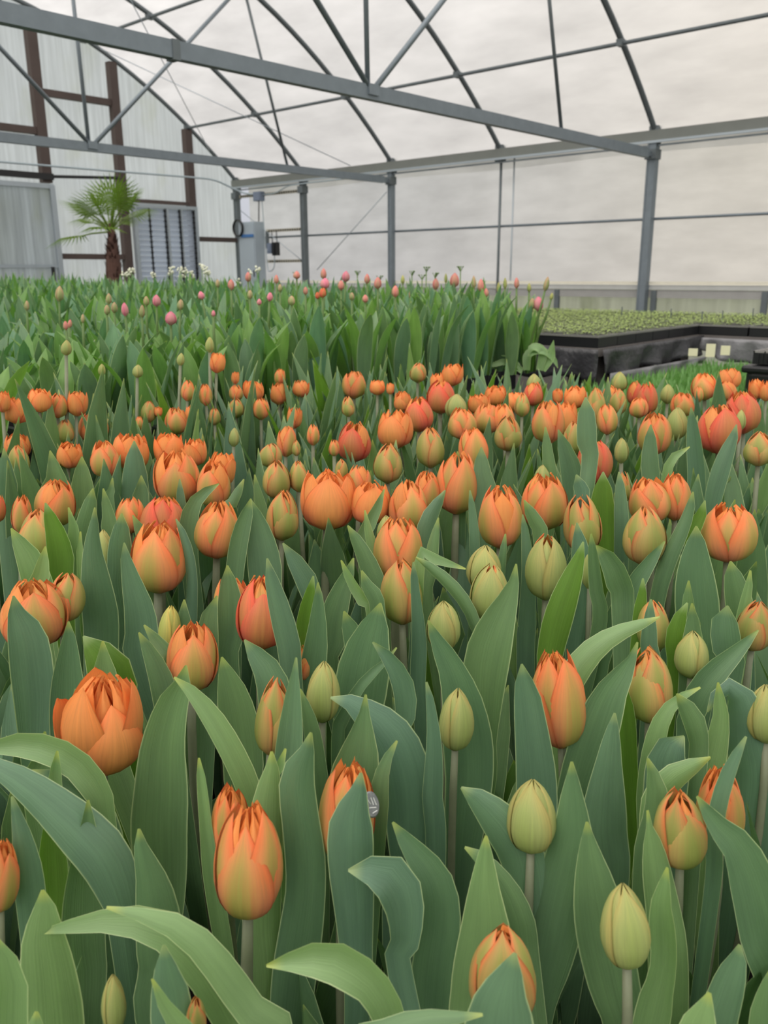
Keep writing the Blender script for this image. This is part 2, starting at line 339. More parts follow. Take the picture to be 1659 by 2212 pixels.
def make_flower(parent, origin, base, axis, R, kind, H, rnd, rot=None, lod=1):
    """lod 2: every petal an object of its own; 1/0: one flower mesh"""
    B = basis_from(axis); rot = rnd.uniform(0, 6.28) if rot is None else rot
    nl, nu = {2: (13, 8), 1: (9, 6), 0: (7, 4)}[lod]
    P = flower_petals(kind, R, H, rnd, rot, nl, nu, lod)
    off = np.asarray(base)-np.asarray(origin)
    if lod == 2:
        fe = empty('flower', off); fe.parent = parent
        for mt, (v, f, uv) in P: mesh_obj('petal', np.asarray(v)@B.T, f, M[mt], fe, uv=uv)
        return fe
    V = []; F = []; U = []; fm = []; mats = []
    for mt, (v, f, uv) in P:
        if mt not in mats: mats.append(mt)
        n = len(V); V += list(np.asarray(v)@B.T+off); F += [tuple(i+n for i in q) for q in f]; U += uv; fm += [mats.index(mt)]*len(f)
    return mesh_obj('flower', V, F, [M[k] for k in mats], parent, uv=U, fmat=fm)
def make_stem(parent, origin, base, top, axis, r, mat='stem', n=8, seg=7):
    base = np.asarray(base, float); top = np.asarray(top, float); d = np.linalg.norm(top-base); ax = np.asarray(axis, float); ax /= np.linalg.norm(ax)
    pts = []
    for i in range(seg+1):
        t = i/seg; h = base+np.array([0, 0, 1.])*d*.35; g = top-ax*d*.3
        pts.append((1-t)**3*base+3*(1-t)**2*t*h+3*(1-t)*t*t*g+t**3*top-np.asarray(origin))
    b = MB().tube(pts, [r*1.12]*seg+[r*.95], n)
    return b.build('stem', M[mat], parent, smooth=True)
# ------------------------------------------------------------------ the greenhouse
Z = lambda r: EYE+r
XW, XC, XL = 9.29, 4.72, 0.15
EAVE = Z(1.395)
BOWS = [-1.0, .8, 2.6, 4.43, 6.43, 8.22, 10.0, 11.6]
YE = 11.66
def arch(x, dz=0.0):
    return EAVE+dz+2.11*(1-((x-XC)/4.57)**2)
def S(name, mb_or, mats, smooth=False):
    o = mb_or.build(name, mats, smooth=smooth); o['kind'] = 'structure'; return o
S('floor', MB().box(-12, 14, -7, 11.9, -.06, 0), M['floor'])
gm = plain('outdoor_grass_ground', srgb(120, 126, 100), .95, noise=.3, scale=2)
S('ground', MB().box(-60, 70, -60, 70, -.3, -.07), gm)
def film_roof(name, x0, x1, f):
    v = []; fc = []; nx = 28; ys = np.arange(-6, 11.71, .6)
    ys = np.r_[ys[:-1], YE]
    for j, y in enumerate(ys):
        for i in range(nx+1):
            x = x0+(x1-x0)*i/nx; v.append((x, y, f(x)))
    for j in range(len(ys)-1):
        for i in range(nx): a = j*(nx+1)+i; fc.append((a, a+1, a+nx+2, a+nx+1))
    o = mesh_obj(name, v, fc, M['film_roof']); o['kind'] = 'structure'; return o
film_roof('ceiling', XL, XW, lambda x: arch(x, .045))
film_roof('ceiling', XL-9.14, XL, lambda x: arch(x+9.14, .045))
# side wall: roll-up curtain film above, dusty rigid sheet below
w = MB(); ys = np.arange(-6, YE+.01, .3)
v = []; f = []
zs = [Z(-.13)+(Z(1.40)-Z(-.13))*k/10 for k in range(11)]
for j, y in enumerate(ys):
    for k, z in enumerate(zs): v.append((XW+.05+.012*math.sin(y*2.3+k*.5), y, z))
for j in range(len(ys)-1):
    for k in range(10): a = j*11+k; f.append((a, a+1, a+12, a+11))
o = mesh_obj('wall_right', v, f, M['film_wall']); o['kind'] = 'structure'
v = []; f = []
for j, y in enumerate(ys):
    for k in range(2): v.append((XW+.03, y, Z(1.37) if k else Z(1.235+.012*math.sin(y*1.7))))
for j in range(len(ys)-1): f.append((j*2, j*2+1, j*2+3, j*2+2))
o = mesh_obj('trim_1', v, f, M['film_wall']); o['kind'] = 'structure'
S('wall_right_lower', MB().box(XW+.04, XW+.055, -6, YE, 0, Z(-.2)), M['poly_low'])
tb = MB().box(XW-.02, XW+.03, -6, YE, Z(-.145), Z(-.112)); S('baseboard_right', tb, plain('cream_board', srgb(232, 228, 212), .7))
S('trim_2', MB().box(XW-.01, XW+.03, -6, YE, Z(-.20), Z(-.15)), plain('pale_grey_rail', srgb(190, 192, 190), .6))
S('trim_3', MB().box(XW, XW+.03, -6, YE, Z(-.29), Z(-.205)), plain('grey_rail', srgb(160, 160, 158), .7))
# end wall sheet under the arch
v = []; f = []; xs = [XL-9.14+18.28*i/80 for i in range(81)]
for x in xs:
    xx = x if x >= XL else x+9.14
    v += [(x, YE+.03, 0), (x, YE+.03, arch(xx, .05))]
for i in range(80): f.append((i*2, i*2+2, i*2+3, i*2+1))
o = mesh_obj('wall_end', v, f, M['poly']); o['kind'] = 'structure'
v = [(XL-9.14, -6, 0), (XL-9.14, YE, 0), (XL-9.14, YE, EAVE), (XL-9.14, -6, EAVE)]
o = mesh_obj('wall_left', v, [(0, 1, 2, 3)], M['film_wall']); o['kind'] = 'structure'
v = []; f = []
for x in xs:
    xx = x if x >= XL else x+9.14
    v += [(x, -6, 0), (x, -6, arch(xx, .05))]
for i in range(80): f.append((i*2, i*2+1, i*2+3, i*2+2))
o = mesh_obj('wall_behind', v, f, M['poly']); o['kind'] = 'structure'
S('trim_4', MB().box(XW-.11, XW+.04, -6, YE, EAVE-.055, EAVE+.055), M['gutterm'])
S('trim_5', MB().box(XW-.125, XW-.11, -6, YE, EAVE-.075, EAVE-.05).tube([(XW-.06, -6, EAVE-.095), (XW-.06, YE, EAVE-.095)], .011), M['alu'])
S('trim_6', MB().box(XL-.1, XL+.1, -6, YE, EAVE-.06, EAVE+.06), M['gutterm'])
# hoops
hl = {4.43: 'curved steel roof hoop springing from the nearest visible thick wall post', 6.43: 'curved steel roof hoop above the slender wall post', 8.22: 'curved steel roof hoop in line with the further roof truss', 10.0: 'curved steel roof hoop beside the grey junction box', 11.6: 'curved steel roof hoop against the end wall above the shutter'}
for y in BOWS:
    if y < 4: continue
    b = MB().tube([(XL+(XW-XL)*i/40, y, arch(XL+(XW-XL)*i/40, .0)) for i in range(41)], .030, 8)
    b.box(XW-.10, XW+.0, y-.05, y+.05, EAVE-.09, EAVE+.10)
    tag(b.build('roof_hoop', M['steel_dark'], smooth=False), hl[y], 'roof hoop', 'steel roof hoops')
# purlins
for x, n in ((8.35, 'lower long steel purlin crossing the roof hoops above the side wall'), (6.74, 'higher long steel purlin seen at the top left of the roof')):
    b = MB().tube([(x, -5, arch(x, -.035)), (x, YE, arch(x, -.035))], .019, 8)
    for y in BOWS: b.box(x-.045, x+.045, y-.03, y+.03, arch(x, -.06), arch(x, .0))
    tag(b.build('roof_purlin', M['steel_dark']), n, 'purlin', 'roof purlins')
tag(MB().tube([(XC, -5, arch(XC, -.035)), (XC, YE, arch(XC, -.035))], .019, 8).build('ridge_purlin', M['steel_dark']), 'ridge purlin pipe at the crown of the roof', 'purlin')
# trusses
def truss(y, lab, s):
    t = empty('roof_truss', (0, y, 0)); tag(t, lab, 'roof truss', 'steel roof trusses')
    zc = Z(1.215); node = XC+.03
    MB().bar((XL, 0, zc), (XW-.22, 0, zc), .06, .085*s).bar((XW-.24, 0, zc-.005), (XW-.04, 0, zc-.01), .035, .05).build('chord', M['steel'], t)
    MB().tube([(node-.02, 0, zc), (node-.06, 0, arch(node)-.02)], .019, 8).build('king_post', M['steel'], t, smooth=True)
    for sx in (-1, 1):
        MB().tube([(node+.03*sx, -.02, zc+.03), (node+2.02*sx, 0, arch(6.75)-.02)], .021, 8).build('brace', M['steel'], t, smooth=True)
        MB().tube([(node+2.03*sx, 0, arch(6.75)-.02), (node+2.62*sx, .02, zc)], .017, 8).build('strut', M['steel_dark'], t, smooth=True)
    MB().box(node-.05, node+.05, -.045, .045, zc-.02, zc+.05).build('gusset', M['steel'], t)
    MB().box(XL+2.95, XL+3.0, -.036, .036, zc-.05*s, zc+.046*s).build('splice', M['steel_dark'], t)
    return t
truss(4.43, 'nearer steel roof truss with a square bottom chord', 1.1)
truss(8.22, 'further steel roof truss whose chord crosses in front of the end wall', 1.0)
# side wall posts
pl = {4.43: ('tallest looking grey square post at the right side wall', .095), 8.22: ('grey square wall post where the further truss chord ends', .075), 10.0: ('grey wall post beside the perforated strips', .08), 11.6: ('grey corner post between side wall and end wall', .08)}
for y, (lab, s) in pl.items():
    e = empty('wall_post', (XW-.06, y, 0)); tag(e, lab, 'post', 'side wall posts')
    MB().box(-s/2, s/2, -s/2, s/2, 0, EAVE-.05).box(-s/2-.006, -s/2, s/2-.022, s/2-.014, 0, EAVE-.05).build('shaft', M['steel'] if y < 9 else M['steel_dark'], e)
    MB().box(-s/2-.03, s/2+.01, -s/2-.015, s/2+.015, Z(1.16), Z(1.26)).build('bracket', M['steel_dark'], e)
e = empty('slender_post', (XW-.03, 6.43, 0)); tag(e, 'slender twin pipe post midway along the side wall', 'post')
MB().tube([(0, 0, 0), (0, 0, EAVE-.04)], .017).build('pipe', M['steel_dark'], e, smooth=True)
MB().tube([(.05, -.16, 0), (.05, -.16, EAVE-.04)], .010).build('pipe', M['alu'], e, smooth=True)
tag(MB().tube([(XW+.02, -5, Z(.555)), (XW+.02, YE, Z(.555))], .016).build('wall_rail', M['steel'], smooth=True), 'thin horizontal steel rail half way up the film side wall', 'rail')
for px in (1203, 1412, 1652):
    P = on(px, 648, 0, XW)
    tag(MB().box(XW-.02, XW+.02, P[1]-.03, P[1]+.03, 0, Z(-.21)).build('knee_wall_stud', M['steel_dark']), {1203: 'short grey stud in the low wall beside the pink tulips', 1412: 'short grey stud in the low wall just past the tall post', 1652: 'short grey stud in the low wall at the far right edge'}[px], 'stud', 'low wall studs')
# end-wall timber
tm = M['wood']
for x, w_, lab in ((4.80, .12, 'brown timber stud at the door\'s hidden side'), (6.0, .135, 'broad brown timber stud above the metal framed door'), (7.145, .12, 'brown timber stud behind the palm'), (8.35, .12, 'brown timber stud right of the louvred shutter')):
    zt = arch(x, -.05)
    z0 = Z(1.2) if x == 6.0 else 0
    tag(MB().box(x-w_/2, x+w_/2, YE-.09, YE+.02, z0, zt).build('timber_stud', tm), lab, 'timber', 'end wall studs')
for x0, x1, z, h, lab in ((4.86, 5.93, 1.845, .09, 'short brown rail high on the end wall at the left edge'), (6.07, 7.085, 2.335, .085, 'high brown rail between the two tallest studs'), (6.1, 7.085, .245, .075, 'low brown rail behind the palm trunk'), (7.205, 8.29, 1.045, .05, 'brown rail directly above the louvred shutter'), (8.41, 9.2, .53, .07, 'low brown rail between the shutter and the corner post')):
    tag(MB().box(x0, x1, YE-.07, YE+.015, Z(z)-h/2, Z(z)+h/2).build('timber_rail', tm), lab, 'timber', 'end wall rails')
tag(MB().box(4.86, 6.07, YE-.13, YE-.08, Z(1.235), Z(1.315)).tube([(6.05, YE-.1, Z(1.28)), (7.08, YE-.1, Z(1.335))], .022).build('door_track', M['black']), 'black sliding door track above the metal framed door', 'door track')
# sliding door
d = empty('door_1', (5.45, YE-.16, 0)); d['kind'] = 'structure'
MB().box(-.62, .59, .0, .05, Z(1.12), Z(1.18)).box(.53, .60, -.01, .05, 0, Z(1.16)).box(-.62, -.56, -.01, .05, 0, Z(1.16)).box(-.56, .53, .005, .045, Z(.09), Z(.13)).box(-.56, .53, .005, .045, .02, .09).build('door_frame', M['alu'], d)
MB().box(-.56, .53, .02, .03, .09, Z(1.12)).build('door_panel', M['poly'], d)
MB().box(.42, .46, -.03, .0, Z(-.1), Z(.1)).build('door_handle', M['black'], d)
# shutter
s = empty('louvred_shutter', (7.235, YE-.15, Z(-.62))); tag(s, 'pale grey louvred ventilation shutter with four columns of blades', 'shutter')
W_, H_ = 1.13, 1.62
MB().box(0, W_, -.02, .06, H_-.05, H_).box(0, W_, -.02, .06, 0, .05).box(0, .05, -.02, .06, .05, H_-.05).box(W_-.05, W_, -.02, .06, .05, H_-.05).box(.565, .60, -.015, .05, .05, H_-.05).box(.82, .84, -.015, .05, .05, H_-.05).build('shutter_frame', M['alu'], s)
sl = MB()
for k in range(20):
    z = .06+k*.0755; sl.add([(.05, .045, z), (W_-.05, .045, z), (W_-.05, .01, z+.07), (.05, .01, z+.07), (.05, .05, z), (W_-.05, .05, z), (W_-.05, .015, z+.07), (.05, .015, z+.07)], [(0,1,2,3),(7,6,5,4),(0,4,5,1),(3,2,6,7)])
sl.build('louver_blades', M['louver'], s)
for x in (.27, .54, .80, 1.06):
    r = MB().box(x-.009, x+.009, -.012, .012, .07, H_-.06)
    for k in range(20): r.box(x-.018, x+.018, -.015, .012, .09+k*.0755, .11+k*.0755)
    r.build('linkage_rod', M['black'], s)
# conduits
def line(name, pts, r, mat, lab, cat, group=None, n=8): return tag(MB().tube(pts, r, n).build(name, M[mat], smooth=True), lab, cat, group)
line('conduit', smooth_path([(4.2, YE-.2, Z(1.39)), (6.6, YE-.2, Z(1.405)), (8.2, YE-.2, Z(1.42)), (8.7, YE-.2, Z(1.41)), (9.0, YE-.25, Z(1.31)), (9.17, YE-.35, Z(1.235)), (9.2, 11.1, Z(1.21))], 40)[0], .014, 'pipe', 'pale conduit running along the end wall above the door', 'conduit')
line('conduit', smooth_path([(9.2, 10.9, Z(1.19)), (9.2, 10.6, Z(1.20)), (9.2, 10.35, Z(1.27)), (9.17, 10.1, Z(1.285)), (9.15, 9.3, Z(1.29)), (9.15, 8.4, Z(1.285))], 30)[0], .009, 'pipe', 'thin conduit leaving the junction box along the eave', 'conduit')
line('bracing_cable', [(9.2, 8.28, Z(1.07)), (9.24, 9.75, Z(.05))], .006, 'alu', 'thin diagonal bracing cable below the further truss end', 'cable', 'bracing cables')
line('bracing_cable', [on(217, 105, 1, 11.4), on(757, 358, 0, 9.2)], .006, 'alu', 'thin cable stretched under the roof film from hoop to eave', 'cable', 'bracing cables')
line('bracing_cable', [on(282, 0, 1, 9.6), on(452, 325, 1, 11.5)], .006, 'alu', 'thin steep cable under the roof film near the end wall', 'cable', 'bracing cables')
line('bracing_cable', [on(520, 455, 0, 9.2), on(655, 565, 0, 9.23)], .006, 'alu', 'thin diagonal cable behind the wall cabinet', 'cable', 'bracing cables')
# electrics
j = empty('junction_box', (9.19, 10.99, Z(1.10))); tag(j, 'grey junction box high on the side wall', 'junction box')
bevel(MB().box(-.05, .05, -.085, .085, 0, .14).build('box_body', M['grey_box'], j)); MB().box(-.056, -.05, -.075, .075, .01, .13).build('cover', M['grey_box'], j)
line('cable', [(9.17, 10.97, Z(1.1)), (9.15, 10.97, Z(.79))], .010, 'black', 'black cable dropping from the junction box to the cabinet', 'cable')
line('cable', smooth_path([(9.2, 10.93, Z(1.1)), (9.2, 10.9, Z(.6)), (9.2, 10.86, Z(.1)), (9.2, 10.8, Z(.03)), (9.2, 10.7, Z(.1)), (9.2, 10.68, Z(.3))], 40)[0], .008, 'pipe', 'pale cable looping down beside the switch boxes', 'cable')
c = empty('wall_cabinet', (9.13, 11.14, Z(-.75))); tag(c, 'tall pale grey electrical cabinet on the side wall', 'cabinet')
bevel(MB().box(-.10, .10, -.2, .2, 0, 1.54).build('cabinet_body', M['cabinet'], c)); MB().box(-.112, -.10, -.185, .185, .03, 1.51).build('cabinet_door', M['cabinet'], c); MB().box(-.125, -.112, -.17, -.155, .7, .8).build('handle', M['black'], c)
tag(MB().box(9.005, 9.014, 10.95, 11.25, Z(.555), Z(.60)).build('blue_strip', M['blue']), 'blue strip across the front of the tall cabinet', 'tape')
hb = MB(); 
for k in range(3): hb.tube([(9.0-.012*k, 11.30+.115*math.cos(q*pi/12), Z(.70)+.125*math.sin(q*pi/12)) for q in range(25)], .010, 6, cap=False)
tag(hb.build('hose_coil', M['black'], smooth=True), 'black coiled hose hanging by the cabinet top', 'hose')
for z, y0, y1, lab in ((1.20, 9.97, 11.55, 'upper perforated strip running to the junction box'), (.65, 9.97, 10.9, 'middle perforated strip above the switch boxes'), (.185, 9.97, 10.9, 'lowest perforated strip beneath the switch boxes')):
    b = MB().box(XW-.05, XW-.035, y0, y1, Z(z)-.022, Z(z)+.022, 0)
    n = int((y1-y0)/.055)
    for k in range(n): b.box(XW-.056, XW-.05, y0+.02+k*.055, y0+.045+k*.055, Z(z)-.013, Z(z)+.013, 1)
    tag(b.build('perforated_strip', [plain('strip_zinc', srgb(176, 172, 156), .6), M['black']]), lab, 'strip', 'perforated strips')
tag(MB().box(9.15, 9.23, 10.70, 10.80, Z(.30), Z(.46)).box(9.14, 9.15, 10.72, 10.78, Z(.34), Z(.42)).build('switch_box', M['grey_box']), 'small grey switch box between the strips', 'switch box')
tag(MB().box(9.15, 9.23, 10.58, 10.68, Z(.27), Z(.47)).box(9.14, 9.15, 10.61, 10.65, Z(.30), Z(.44)).build('timer_box', M['black']), 'small black control box beside the grey switch box', 'control box')
tag(MB().box(9.2, 9.24, 10.84, 10.88, Z(.38), Z(.64)).build('trunking', M['steel_dark']), 'short dark vertical trunking left of the switch boxes', 'trunking')
line('cable', [(9.22, 10.64, Z(.64)), (9.22, 10.63, Z(.47))], .008, 'black', 'short black cable above the black control box', 'cable')
line('cable', [(9.22, 10.75, Z(.64)), (9.22, 10.74, Z(.46))], .008, 'black', 'short black cable above the grey switch box', 'cable')
# world: overcast, warm glow high on the right, bluish to the left
wd = bpy.data.worlds.new('overcast_sky'); bpy.context.scene.world = wd; wd.use_nodes = True; t = wd.node_tree; t.nodes.clear()
W = NT.__new__(NT); W.t = t; W.out = t.nodes.new('ShaderNodeOutputWorld')
W.n = lambda typ, **kw: NT.n(W, typ, **kw)
tc = W.n('ShaderNodeTexCoord').outputs['Generated']
def lobe(dirv, a, b):
    dp = W.n('ShaderNodeVectorMath', operation='DOT_PRODUCT'); W.l(tc, dp.inputs[0]); dv = np.asarray(dirv)/np.linalg.norm(dirv); dp.inputs[1].default_value = tuple(dv); return W.ramp(dp.outputs['Value'], a, b)
warm = lobe(ray(1150, 130), .70, 1.0); cool = lobe(ray(150, 60), .70, 1.0)
sep = W.n('ShaderNodeSeparateXYZ'); W.l(tc, sep.inputs[0])
nz = W.noise(W.scaled(tc, 2.2, 2.2, 4), 1.0, 4)
col = W.mix(W.ramp(sep.outputs[2], -.03, .25), (.80, .79, .76, 1), (.88, .87, .86, 1))
col = W.mix(W.math('MULTIPLY', warm, .85), col, (1.42, 1.26, 1.02, 1)); col = W.mix(W.math('MULTIPLY', cool, .8), col, (.60, .66, .80, 1))
col = W.mix(W.ramp(sep.outputs[2], -.02, -.06), col, (.34, .36, .28, 1))
k = W.n('ShaderNodeVectorMath', operation='SCALE'); W.l(col, k.inputs[0]); W.l(W.math('MULTIPLY_ADD', nz, .8, .6), k.inputs['Scale'])
bg = W.n('ShaderNodeBackground', _Strength=.80); W.l(k.outputs[0], bg.inputs[0]); W.l(bg.outputs[0], W.out.inputs[0])
# broad lamp added behind and above the camera to brighten the plants
sd = bpy.data.lights.new('fill_sun', 'SUN'); sd.energy = 7.4; sd.angle = math.radians(70); sd.color = (1, .97, .92)
so = bpy.data.objects.new('fill_sun', sd); C.objects.link(so); dv = Vector((-.55, -.15, 1.0)); so.rotation_euler = dv.to_track_quat('Z', 'Y').to_euler(); so.location = (0, 0, 20)
# camera
cd = bpy.data.cameras.new('camera'); cam = bpy.data.objects.new('camera', cd); C.objects.link(cam)
cd.sensor_fit = 'VERTICAL'; cd.lens = 26.0; cd.sensor_height = 26.0*2212/FPX; cd.sensor_width = cd.sensor_height*1659/2212; cd.clip_start = .03; cd.clip_end = 300
R_ = Matrix(((CR[0], -CD[0], -CF[0]), (CR[1], -CD[1], -CF[1]), (CR[2], -CD[2], -CF[2])))
cam.matrix_world = Matrix.Translation(Vector(ORI)) @ R_.to_4x4()
cd.dof.use_dof = True; cd.dof.focus_distance = .95; cd.dof.aperture_fstop = 9.5
sc = bpy.context.scene; sc.camera = cam
sc.view_settings.view_transform = 'Standard'; sc.view_settings.look = 'None'; sc.view_settings.gamma = 1; sc.view_settings.exposure = 0.0; sc.view_settings.use_curve_mapping = False
sc.cycles.max_bounces = 6; sc.cycles.diffuse_bounces = 3; sc.cycles.transmission_bounces = 5; sc.cycles.transparent_max_bounces = 10; sc.cycles.glossy_bounces = 2
sc.cycles.use_denoising = True; sc.cycles.denoiser = 'OPENIMAGEDENOISE'; sc.cycles.use_adaptive_sampling = True; sc.cycles.adaptive_threshold = .03; sc.cycles.sample_clamp_indirect = 6
# ------------------------------------------------------------------ front bed: every tulip head, read off the photograph
# x centre, y top, y bottom, width, kind, sideways tilt of the tip (px)   [distance row override]
FL = [
(222,1450,1655,190,'W',8),(537,1752,1972,148,'P',4),(497,1700,1850,82,'P',6,1700),(748,1668,1860,122,'P',14,1730),(1149,1697,1838,108,'G',8),(1353,1925,2086,106,'G',-4),(1088,2008,2200,148,'O',2,2060),
(1468,1705,1866,112,'O',-2),(1553,1655,1830,100,'P',-4,1700),(2,1818,1965,74,'P',8),(1656,1487,1602,82,'G',6),(1402,1402,1557,104,'O',2),(1207,1415,1610,118,'P',-18),(985,1484,1617,76,'G',6),
(698,1429,1557,74,'G',4),(588,1468,1627,78,'O',14),(414,1352,1490,110,'P',0),(366,1308,1400,48,'Y',8),(72,1260,1390,138,'P',-14),(140,1238,1342,80,'O',4),(565,1250,1398,110,'R',2),(500,1250,1350,80,'P',0,1270),
(343,1132,1277,118,'P',4),(470,1086,1202,97,'P',6),(222,1148,1235,46,'G',-4),(86,1100,1212,90,'O',-18),(46,1073,1150,42,'P',4),(120,1038,1135,84,'P',6),(-10,1070,1130,40,'R',0),(281,1075,1150,62,'P',0),(352,1076,1168,96,'R',4),
(383,976,1086,98,'P',-4),(460,1000,1093,74,'P',8),(478,975,1050,60,'X',4,1010),(228,955,1031,62,'P',-4),(283,937,1015,80,'X',0),(364,934,1004,66,'X',0),(422,946,1005,52,'X',0),(150,955,1010,56,'X',6),(42,960,1027,44,'O',-6),(38,937,990,56,'X',0,950),
(202,890,950,62,'P',0),(140,905,958,40,'O',-2),(166,843,898,46,'X',2),(125,852,902,42,'P',0),(86,838,890,52,'X',0),(36,858,914,62,'X',0),(6,842,890,34,'X',0),
(610,1058,1165,70,'O',4),(598,992,1075,62,'O',-2),(645,995,1062,42,'O',-4),(708,1018,1142,126,'X',6),(800,1040,1132,92,'X',0),(775,1008,1070,54,'P',2,1030),(838,956,1042,64,'O',2),(882,1042,1145,84,'P',4),(987,981,1108,92,'P',6),(922,1022,1105,60,'P',2,1050),
(858,1125,1252,106,'P',4),(868,1205,1345,92,'O',-4),(1045,1178,1272,76,'G',6),(1056,1222,1338,84,'T',14),(958,1297,1402,74,'G',0),(834,1115,1180,42,'G',0),(1080,1050,1180,96,'P',0),(1179,1155,1292,90,'T',2),(1176,1028,1142,100,'P',-4),(1258,1067,1192,82,'O',-6),
(1272,1190,1272,34,'G',0),(1283,952,1043,78,'R',0),(1393,1094,1218,94,'O',6),(1404,1036,1130,88,'P',-4),(1458,1027,1122,66,'P',2),(1573,1092,1210,114,'P',2),(1413,1300,1405,70,'O',4),(1494,1365,1462,72,'G',6),(1628,1293,1402,78,'O',14),(1640,933,1006,64,'O',8),
(1553,877,978,92,'R',2),(1604,848,936,76,'R',0),(1413,894,981,72,'P',2),(1348,1018,1085,32,'O',-4),(1170,1005,1060,36,'G',4),(1342,946,1000,32,'G',0),(1097,898,973,60,'O',0),(1024,928,1012,64,'P',-6),(930,923,1009,62,'O',0),(765,915,996,72,'R',4),
(854,885,968,80,'X',0),(905,860,932,64,'R',0),(952,823,892,62,'R',2),(1185,868,957,70,'P',0),(1222,866,940,52,'X',0,880),(1240,910,980,48,'O',0),(1312,875,938,44,'P',0),(1289,836,912,42,'O',0),(1336,838,897,38,'O',2),(1380,860,902,40,'P',0),
(1397,827,895,44,'R',0),(1372,824,875,36,'R',0,830),(1460,880,950,48,'G',4),(1474,848,898,50,'P',0),(1522,807,862,54,'P',0),(1575,795,838,50,'X',4),(1570,822,866,42,'P',2),(1632,817,862,32,'X',0),(1654,820,866,30,'X',0),(1242,832,882,52,'X',0),
(1318,834,880,36,'P',0,836),(1338,803,846,34,'G',0),(1442,830,872,30,'G',2),(1052,872,932,62,'P',0),(1088,874,935,50,'P',-4),(998,882,948,62,'P',0),(1035,850,890,50,'X',0),(1070,832,866,48,'X',0),(1112,846,888,44,'X',0),(1128,848,900,34,'O',2),(1152,826,876,42,'R',2),(1154,808,850,34,'G',0,806),
(985,852,905,48,'G',4),(948,805,850,38,'X',0),(903,783,826,38,'O',2),(978,784,833,48,'X',0),(870,843,888,40,'X',0),(815,820,852,36,'X',0),(843,826,852,18,'X',0),(765,803,860,52,'P',2),(752,856,900,30,'O',-2),
(605,797,830,24,'P',0),(650,820,858,38,'X',2),(603,825,874,40,'X',0),(548,822,866,46,'X',0),(510,832,866,30,'P',0),(564,860,906,36,'P',0),(510,860,902,36,'O',-2),(468,760,805,38,'X',2),(405,822,866,30,'P',2),(445,830,876,28,'P',-2),
(464,880,918,26,'O',0),(380,882,938,48,'P',0),(415,875,920,32,'X',0),(322,865,912,34,'O',-2),(342,878,900,18,'X',0),(300,900,930,18,'P',0),(636,877,925,34,'X',0),(618,922,986,42,'P',2),(585,957,1006,50,'O',-2),(676,918,962,28,'P',0),
(722,950,985,24,'P',0),(737,990,1040,30,'O',2),(508,802,830,18,'X',0),(1600,886,930,22,'G',4),(1510,835,868,20,'P',0),(1205,838,872,24,'X',0),(143,735,768,23,'G',0),(453,728,762,19,'G',0),(297,788,816,23,'G',2),(390,763,790,17,'G',2),(220,786,812,16,'G',0),
(652,1396,1470,46,'P',0,1360),(246,2108,2225,52,'G',-4,2060),(424,2150,2240,44,'O',0,2110),(505,925,965,24,'G',2),(640,950,985,20,'O',0),(232,905,930,16,'G',0),(88,925,950,20,'O',0),
]
